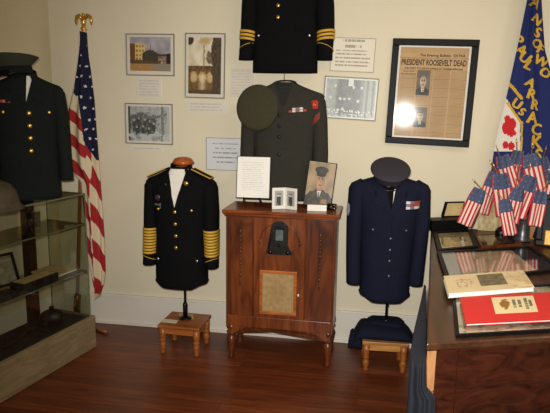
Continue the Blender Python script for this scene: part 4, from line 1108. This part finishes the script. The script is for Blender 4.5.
flag_word('lettering', [('R', 533, -4, 9, .6), ('A', 534.5, 4, 9, .6), ('N', 536.5, 20, 9, .7), ('S', 537, 33, 9.5, .5), ('O', 536, 44, 8.5, .4), ('F', 540, 49.5, 8.5, .5), ('W', 540.5, 61.5, 9, .5), ('O', 544.5, 73, 9, .6)])
flag_word('lettering', [('P', 518.3, 41, 10, .75), ('A', 521, 50.5, 10.5, .75), ('U', 524.2, 58, 9.5, .7), ('L', 528, 65.5, 9, .6)])
flag_word('lettering', [('U', 516.5, 104, 9, .6), ('S', 521.3, 112, 7, .6)])
flag_word('lettering', [('A', 529, 83, 8, .5), ('R', 530.5, 94.5, 9.5, .3), ('R', 534, 105, 9.5, .2), ('A', 531, 117.5, 11, .15), ('C', 535.5, 129.5, 11, .1), ('K', 536, 142, 12, .1), ('S', 538, 155, 12, .1)])
vb = atY(546, 300, -.04); vt = atY(533, -70, -.04)
t = empty('flag_pole', 'pole of the blue veterans flag standing behind the desk', 'flag pole', (vb.x, vb.y, 0))
mesh_obj('shaft', tube(bmesh.new(), [(vb.x, vb.y, .02), (vb.x, vb.y, 2.5)], .0125, 12), M['pole_wood'], t, True, True)
mesh_obj('base', lathe(bmesh.new(), [(.07, 0), (.07, .012), (.04, .03), (.025, .045)], (0, -.05, 0), seg=28), M['brass'], t, True)
mesh_obj('finial', lathe(bmesh.new(), [(.013, 0), (.02, .02), (.012, .04), (.004, .09)], (vb.x, vb.y, 2.5), 16), M['gold'], t, True, True)

# ------------------------------------------------------------------ desk at right
H = .85
nl = atZ(426.8, 343.5, H); fl_ = atZ(431, 223.5, H); fl_ = nl+(fl_-nl)*((-.17-nl.y)/(fl_.y-nl.y))
nr_d = (atZ(550, 336, H)-nl); nr = nl+nr_d*2.2
fr = Vector((nr.x+.12, -.17, H))
top4 = [nl, nr, fr, fl_]
cen = sum(top4, Vector())/4
t = empty('wooden_desk', 'large dark reddish wood desk covered with frames and books, right', 'desk', (cen.x, cen.y, 0))
bm = prism(bmesh.new(), [Vector((p.x, p.y, H-.026)) for p in top4], (0, 0, .026))
bmesh.ops.bevel(bm, geom=bm.edges[:], offset=.005, segments=2, affect='EDGES', profile=.5)
mesh_obj('top', bm, M['desk_top'], t, world=True)
ex_, ey_ = (nr-nl).normalized(), (fl_-nl).normalized()
LX, LY = (nr-nl).length, (fl_-nl).length
def dk(a, b, z):
    u_, v_ = a/LX, b/LY
    q_ = (nl*(1-u_)+nr*u_)*(1-v_)+(fl_*(1-u_)+fr*u_)*v_
    return Vector((q_.x, q_.y, z))
def dbox(bm, a0, a1, b0, b1, z0, z1): return prism(bm, [dk(a0, b0, z0), dk(a1, b0, z0), dk(a1, b1, z0), dk(a0, b1, z0)], (0, 0, z1-z0))
mesh_obj('body', dbox(bmesh.new(), .04, LX-.05, .03, LY-.06, .08, H-.026), M['desk'], t, world=True)
mesh_obj('corner_stile', dbox(bmesh.new(), .034, .105, .022, .06, .0, H-.027), M['desk'], t, world=True)
for z0, z1 in ((.69, H-.035), (.5, .68), (.3, .49), (.1, .29)):
    mesh_obj('front_board', dbox(bmesh.new(), .108, LX-.1, .021, .05, z0, z1), M['desk'], t, world=True)
mesh_obj('front_strip', dbox(bmesh.new(), .1, LX-.1, .018, .05, H-.034, H-.027), M['desk_top'], t, world=True)
bm = bmesh.new()
prism(bm, [dk(.004, .04, .66), dk(.036, .04, .675), dk(.036, .04, H-.03), dk(.004, .04, H-.03)], ey_*.04)
mesh_obj('corner_leg', bm, M['worn_wood'], t, world=True, label='pale worn wooden corner strip')
mesh_obj('corner_leg_lower', dbox(bmesh.new(), .008, .034, .045, .075, 0, .66), M['worn_wood'], t, world=True)

# navy cloth hanging at the desk's left side
o0 = dk(.0, .3, 0)
t = empty('hanging_cloth', 'long navy blue cloth hanging down the left side of the desk', 'cloth', (o0.x-.03, o0.y, 0))
HL = [(285, 424), (300, 421), (330, 414), (350, 410.5), (375, 409.5), (413, 406.5), (480, 402)]
HR = [(285, 426), (300, 426), (345, 426), (386, 426.5), (392, 431), (396, 436), (413, 435.5), (480, 434)]
def hang_pt(u, v):
    py = lerp(286, 500, v); s_ = u*2 if u <= .5 else 2-u*2
    px = lerp(tabl(HL, py), tabl(HR, py), s_); Yq = tabl([(286, -1.3), (330, -1.75), (362, -1.965), (500, -2.05)], py)
    w_ = atY(px, py, Yq)
    bl = math.sin(math.pi*s_)
    w_.y += (-.028*bl-.014*math.sin(s_*16+v*3)*bl) if u <= .5 else .02*bl
    w_.z = max(w_.z, .005)
    return w_
bm = bmesh.new(); n, m2 = 48, 60
vs = [[bm.verts.new(hang_pt(i/n, j/m2)) for i in range(n)] for j in range(m2+1)]
for j in range(m2):
    for i in range(n): bm.faces.new((vs[j][i], vs[j+1][i], vs[j+1][(i+1) % n], vs[j][(i+1) % n]))
mesh_obj('cloth', bm, M['blue_cloth'], t, True, True)
pw = atY(412.5, 340, -.9)
o = mesh_obj('paper_slip', prism(bmesh.new(), [atY(411, 333, -.62), atY(415, 333, -.62), atY(414, 346, -.62), atY(410.5, 346, -.62)], (0, .004, 0)), M['paper'])

bpy.data.objects.remove(o)

# ------------------------------------------------------------------ things on the desk
def bil(P4, u, v): return (P4[0]*(1-u)+P4[1]*u)*(1-v)+(P4[3]*(1-u)+P4[2]*u)*v      # tl tr br bl
def desk_quad(px, z): return [atZ(x, y, z) for x, y in px]
def flat_frame(label, px, fw, d, col, n, mat='black_frame', z=H, name='framed_picture', mount=None):
    P4 = desk_quad(px, z+d); c_ = sum(P4, Vector())/4
    t = empty(name, label, 'picture', (c_.x, c_.y, z))
    w = ((P4[1]-P4[0]).length+(P4[2]-P4[3]).length)/2; h = ((P4[3]-P4[0]).length+(P4[2]-P4[1]).length)/2
    fu, fv = fw/w, fw/h; dn = Vector((0, 0, -d+.001))
    bm = bmesh.new()
    inn = [bil(P4, fu, fv), bil(P4, 1-fu, fv), bil(P4, 1-fu, 1-fv), bil(P4, fu, 1-fv)]
    for i in range(4): prism(bm, [P4[i], P4[(i+1) % 4], inn[(i+1) % 4], inn[i]], dn)
    mesh_obj('frame', bm, M[mat], t, world=True)
    mesh_obj('backing', prism(bmesh.new(), [p+Vector((0, 0, -d+.001)) for p in inn], (0, 0, .003)), M['black_frame'], t, world=True)
    sheet('print', lambda u, v: bil(inn, u, v)+Vector((0, 0, -d+.0048)), n[0], n[1], col, M['paint'], t, True)
    mesh_obj('glass', prism(bmesh.new(), [p+Vector((0, 0, -.004)) for p in inn], (0, 0, .0015)), M['pic_glass'], t, world=True)
    return t
def eagle_pic(u, v):
    n = nz(u, v, 8, 61); c = mix((206, 190, 150), (186, 160, 104), .4+n)
    if v > .55 and u < .8 and n > -.2: c = mix(c, (196, 146, 70), .5)
    if ((u-.55)/.2)**2+((v-.45-.25*(u-.55))/.16)**2 < 1+n*.8: c = (74, 70, 44)
    if abs(v-.42-.5*(u-.55)) < .05 and u > .5 and u < .85: c = (86, 76, 48)
    return c
def tan_pic(u, v):
    n = nz(u, v, 8, 63)
    if u < .16 or u > .82 or v < .22 or v > .78: return (66, 44, 32)
    c = mix((158, 112, 76), (128, 84, 56), .5+n)
    if .4 < v < .62 and nz(u*4, v, 6, 2) > 0: c = (84, 60, 44)
    return c
flat_frame('dark framed eagle print lying flat beside the black box on the desk', ((433, 231), (471.5, 229), (479, 246), (437.8, 250)), .028, .014, eagle_pic, (40, 30))
flat_frame('brown framed small picture lying flat before the flag vase on the desk', ((475, 234.5), (513, 231.5), (522, 243.5), (481, 246.5)), .014, .014, tan_pic, (36, 26), 'walnut_dark')
def big_pic(u, v):
    n = nz(u, v, 7, 65); n2 = nz(u, v, 30, 66)
    if u < .14: return (124, 130, 142)
    if u < .8:
        c = mix((206, 190, 162), (190, 170, 140), .5+n)
        if u < .38 and u > .2 and .15 < v < .85 and (v*16) % 1 < .35: c = tuple(x*.9 for x in c)
        if u > .42 and (u*14+v*3) % 1 < .3: c = mix(c, (176, 120, 104), .35)  # reflection of the small flags, painted into the print as reddish stripes
        return c
    return (42, 42, 52)
flat_frame('large dark frame with a cream document lying on the middle of the desk', ((437, 251), (531, 246), (565, 268), (447, 283)), .022, .016, big_pic, (70, 50))
def gray_news(u, v):
    n = nz(u, v, 6, 71); n2 = nz(u, v, 28, 72)
    c = mix((190, 178, 150), (168, 154, 126), .5+n)
    if n2 > .25: c = tuple(x*.72 for x in c)
    if .3 < u < .5 and v > .5 and n2 > -.2: c = (128, 120, 104)
    return c
flat_frame('large glazed grey document frame at the near edge of the desk', ((452, 289), (640, 279), (690, 322), (456, 335)), .012, .012, gray_news, (60, 40), 'black_frame')
# cream book on the frame
def closed_book(name, label, px, z, h, col, n, page='book_page', cover='cream_paper', cat='book'):
    P4 = desk_quad(px, z+h); c_ = sum(P4, Vector())/4
    t = empty(name, label, cat, (c_.x, c_.y, z))
    th = min(.003, h*.25)
    mesh_obj('pages', prism(bmesh.new(), [bil(P4, .01, .008)+Vector((0, 0, -h+th)), bil(P4, .99, .008)+Vector((0, 0, -h+th)), bil(P4, .99, .992)+Vector((0, 0, -h+th)), bil(P4, .01, .992)+Vector((0, 0, -h+th))], (0, 0, h-2*th)), M[page], t, world=True)
    mesh_obj('back_cover', prism(bmesh.new(), [p+Vector((0, 0, -h)) for p in P4], (0, 0, th)), M[cover], t, world=True)
    fc = mesh_obj('front_cover', prism(bmesh.new(), [p+Vector((0, 0, -th)) for p in P4], (0, 0, th*.9)), M[cover], t, world=True)
    sheet('cover_print', lambda u, v: bil(P4, u, v)+Vector((0, 0, .0004)), n[0], n[1], col, M['paint'], t, True)
    return t
def book_col(u, v):
    c = mix((226, 206, 166), (212, 188, 146), .5+nz(u, v, 4, 81))
    if .4 < u < .72 and .1 < v < .74: c = mix((96, 88, 66), (132, 120, 92), .5+nz(u, v, 14, 82))
    if .13 < u < .33 and .25 < v < .75 and nz(u*2, v, 14, 83) > .1: c = (186, 158, 120)
    if u > .76 and nz(u, v, 12, 84) > .2: c = (200, 172, 128)
    return c
closed_book('book', 'cream paperback with an olive cover photograph, lying above the red booklet', ((443.5, 276), (523, 270), (534.5, 287), (448.5, 293.5)), H+.018, .018, book_col, (56, 40))
def red_col(u, v):
    if .315 < u < .745 and .1 < v < .73:
        a_, b_ = (u-.315)/.43, (v-.1)/.63
        c = (226, 208, 164)
        if ((a_-.27)/.12)**2+((b_-.42)/.28)**2 < 1+.9*nz(u, v, 22, 91): c = (150, 104, 40)
        for k, x in enumerate((.5, .62, .78, .88)):
            if abs(a_-x) < .035 and abs(b_-.45) < (.26, .22, .33, .2)[k] and nz(b_*30, k*3, 1, 92) > -.2: c = (120, 112, 90)
        return c
    return (206, 42, 40)
closed_book('booklet', 'red booklet with a cream label and gold eagle on the near edge of the desk', ((460, 297), (556, 292), (566, 319), (466, 324)), H+.018, .007, red_col, (90, 50), 'paper', 'redcover')
# black box with an open tan lid
P0 = desk_quad(((431.5, 231), (468, 229.5), (470, 222), (432, 223)), H+.002)
a0, a1 = P0[0], P0[1]; dd = Vector((-(a1-a0).y, (a1-a0).x, 0)).normalized()*.09
t = empty('presentation_box', 'open black presentation box with a tan lined lid at the back of the desk', 'box', ((a0.x+a1.x)/2, (a0.y+a1.y)/2+.04, H))
q = [Vector((p.x, p.y, H+.001)) for p in (a0, a1, a1+dd, a0+dd)]
mesh_obj('tray', prism(bmesh.new(), q, (0, 0, .062)), M['black_frame'], t, world=True)
up = [Vector((p.x, p.y, H+.063)) for p in q]
l0, l1 = lerp(up[3], up[2], .5), lerp(up[3], up[2], 1.02)
n_ = Vector((.022, .035, .085))
lid = mesh_obj('lid', prism(bmesh.new(), [l0, l1, l1+n_, l0+n_], (dd.normalized())*.02), M['black_frame'], t, world=True)
fr2 = lambda a, b: lerp(lerp(l0, l1, a), lerp(l0+n_, l1+n_, a), b)-dd.normalized()*.0015
mesh_obj('lining', prism(bmesh.new(), [fr2(.07, .08), fr2(.95, .08), fr2(.95, .92), fr2(.07, .92)], dd.normalized()*.001), M['tan_paper'], lid, world=True, label='tan satin lid lining')
# cream card frame standing at the back
pz = atY(489, 221, -.2)
t = empty('standing_card', 'cream picture card standing upright behind the small flags', 'card', (pz.x, -.205, H), 0, None, R(-8))
mesh_obj('card', B(-.06, .07, -.004, .002, .0, .215, .001), M['tan_paper'], t)
sheet('printed_face', lambda u, v: (-.054+.118*u, -.0048, .209-.203*v), 24, 36, lambda u, v: mix((206, 186, 140), (160, 136, 92), .5+nz(u, v, 6, 95)) if v > .1 else (206, 190, 150), M['paint'], t)
# vase
vz0 = atZ(522, 241, H)
t = empty('flag_vase', 'grey metal vase holding the bunch of small flags', 'vase', (vz0.x, vz0.y, H))
mesh_obj('body', lathe(bmesh.new(), [(.036, 0), (.042, .006), (.042, .014), (.034, .026), (.034, .09), (.038, .125), (.045, .14), (.041, .14), (.034, .12), (.03, .03), (.005, .028)], seg=26), M['pewter'], t, True)
mesh_obj('foot_ring', tube(bmesh.new(), [(.042*math.cos(2*math.pi*i/26), .042*math.sin(2*math.pi*i/26), .009) for i in range(27)], .004, 6), M['pewter'], t, True)
VM = Vector((vz0.x, vz0.y, H+.05))
pb = atZ(501, 236, H)
t = empty('ink_pot', 'small black pot on the desk left of the grey vase', 'pot', (pb.x, pb.y, H))
mesh_obj('body', lathe(bmesh.new(), [(.026, 0), (.034, .01), (.034, .03), (.026, .042), (.02, .044)], seg=20), M['black_metal'], t, True)
mesh_obj('lid', lathe(bmesh.new(), [(.021, .0445), (.021, .05), (.006, .054), (.006, .062)], seg=20), M['black_metal'], t, True)
# small stick flags: canton centre, drop point, size in px, twist, depth shift
SF = [
 ((477, 196), (466, 221), 15, 'leftmost, leaning far left over the black box', -.02),
 ((492, 180), (483, 209), 13, 'second from the left, hanging above the leftmost flag', .03),
 ((501, 182), (505, 211), 17, 'broad one in the left middle, hanging straight down', -.02),
 ((504, 162), (511, 185), 15, 'top left of the bunch', .05),
 ((517, 158), (512, 184), 13, 'top middle of the bunch', .1),
 ((531, 161), (537, 186), 18, 'top right of the bunch with a wide blue corner', .0),
 ((517, 195), (511, 219), 15, 'low in the middle of the bunch', -.09),
 ((528, 184), (517, 212), 17, 'right middle of the bunch, swept to lower left', -.055),
 ((540, 198), (535, 222), 13, 'low on the right, next to the dark upright board', -.07),
 ((549, 178), (543, 204), 15, 'at the right edge, highest at that edge', .045),
 ((505, 206), (510, 231), 13, 'lowest of the bunch, almost touching the black pot', -.125),
 ((526, 172), (528, 196), 13, 'tucked in behind the middle of the bunch', .065),
 ((543, 164), (546, 188), 13, 'behind the right side of the bunch', .1),
]
def small_flag(i, cpx, dpx, wpx, lab, dy):
    Yc = vz0.y+dy
    c0 = atY(*cpx, Yc); d0 = atY(*dpx, Yc-.015); mpp = (atY(cpx[0]+1, cpx[1], Yc)-c0).x
    t = empty('stick_flag', 'small stick flag, '+lab, 'flag', (VM.x, VM.y, H+.03), 0, 'small flags in the grey vase')
    down = (d0-c0); Lf = down.length*1.45; down.normalize()
    side = down.cross(Vector((0, -1, 0))).normalized()      # points left/right in the picture
    if side.x < 0: side = -side
    W = wpx*mpp*1.15; ph = i*1.3
    o_ = c0-side*W/2-down*Lf*.2
    tip = c0-down*Lf*.26-side*(W*.5 if c0.x < VM.x else -W*.5)*.3
    mouth = VM+Vector((.012*math.cos(i*2.4), .012*math.sin(i*2.4), 0))
    st = tip+(tip-mouth).normalized()*.028
    mesh_obj('stick', tube(bmesh.new(), [mouth, st], .0026, 7), M['pole_wood'], t, True, True)
    dt = (st-mouth).normalized(); bm = tube(bmesh.new(), [st, st+dt*.006, st+dt*.012, st+dt*.026], [.0032, .0045, .003, .0006], 8); mesh_obj('gold_tip', bm, M['gold'], t, True, True)
    def P(u, v):
        roundt = .72+.28*math.sin(min(1, v*2.6)*math.pi/2)
        x = (u-.5)*roundt+.5
        return o_+side*(W*x)+down*(Lf*v)+Vector((0, -.016*math.sin(math.pi*u)*(1-.4*v)-.008*math.sin(u*9+ph+v*2), 0))
    def cc(u, v):
        if v < .36 and .06 < u+.1*v:
            su = (u*5+(.5 if int(v*14) % 2 else 0)) % 1
            return (72, 80, 108) if abs(su-.5) > .1 or (v*14) % 1 > .4 else (108, 114, 136)
        return (184, 50, 58) if int(u*9) % 2 == 0 else (222, 202, 190)
    sheet('flag_cloth', P, 18, 22, cc, M['flagcloth'], t, True, .0012, True)
    return t
for i, a_ in enumerate(SF): small_flag(i, *a_)
# upright dark board with a gilt corner, and a weathered wooden piece, at the right end
pu = atZ(533, 250, H)
t = empty('upright_picture', 'dark upright picture with gilt lower moulding leaning at the right end of the desk', 'picture', (pu.x+.24, pu.y+.05, H+.001), R(-18), None, R(-12))
w_, h_ = .42, .27
mesh_obj('frame', (lambda bm: (bmesh.ops.translate(bm, verts=bm.verts, vec=(0, 0, h_/2)), bm)[1])(frame_bm(w_, h_, .03, .022, .005)), M['black_frame'], t)
mesh_obj('gilt_moulding', B(-w_/2+.04, w_/2-.01, -.034, -.0225, .004, .085, .006), M['gilt'], t, label='gilt carved lower moulding')
mesh_obj('picture_face', B(-w_/2+.03, w_/2-.03, -.012, 0, .03, h_-.03), M['black_frame'], t)
pd = atZ(529, 240, H)
t = empty('wooden_plaque', 'weathered tan wooden plaque standing between the vase and the gilt picture', 'plaque', (pd.x, pd.y+.03, H), R(10), None, R(-6), R(12))
bm = bmesh.new(); prism(bm, [(-.026, 0, 0.0), (.026, 0, .0), (.03, 0, .09), (.02, 0, .17), (-.012, 0, .175), (-.03, 0, .1)], (0, .014, 0)); bmesh.ops.bevel(bm, geom=bm.edges[:], offset=.003, segments=1, affect='EDGES')
mesh_obj('board', bm, M['worn_wood'], t); mesh_obj('foot', B(-.03, .03, -.012, .03, 0, .012, .002), M['worn_wood'], t)

# ------------------------------------------------------------------ light: the camera's flash, a ceiling lamp and a window to the right
def area(name, loc, rot, sx, sy, power, col):
    l = bpy.data.lights.new(name, 'AREA'); l.shape = 'RECTANGLE'; l.size = sx; l.size_y = sy; l.energy = power; l.color = col
    o = bpy.data.objects.new(name, l); COL.objects.link(o); o.location = loc; o.rotation_euler = rot; return o
l = bpy.data.lights.new('flash', 'SPOT'); l.energy = 340; l.color = (1, .98, .93); l.shadow_soft_size = .025
l.spot_size = R(86); l.spot_blend = 1.0
o = bpy.data.objects.new('flash', l); COL.objects.link(o); o.location = CP+CR*(-.03)+CU*.06
aim = ray(345, 190).normalized(); o.rotation_euler = aim.to_track_quat('-Z', 'Y').to_euler()
area('ceiling_lamp', (.9, -2.2, 2.7), (0, 0, 0), 1.0, .5, 20, (1, .84, .58))
area('window_light', (2.5, -2.6, 1.6), (0, R(90), 0), 1.4, 1.2, 14, (1, .95, .88))
wd = bpy.data.worlds.new('world'); SC.world = wd; wd.use_nodes = True
wd.node_tree.nodes['Background'].inputs['Color'].default_value = (.9, .85, .75, 1); wd.node_tree.nodes['Background'].inputs['Strength'].default_value = .15
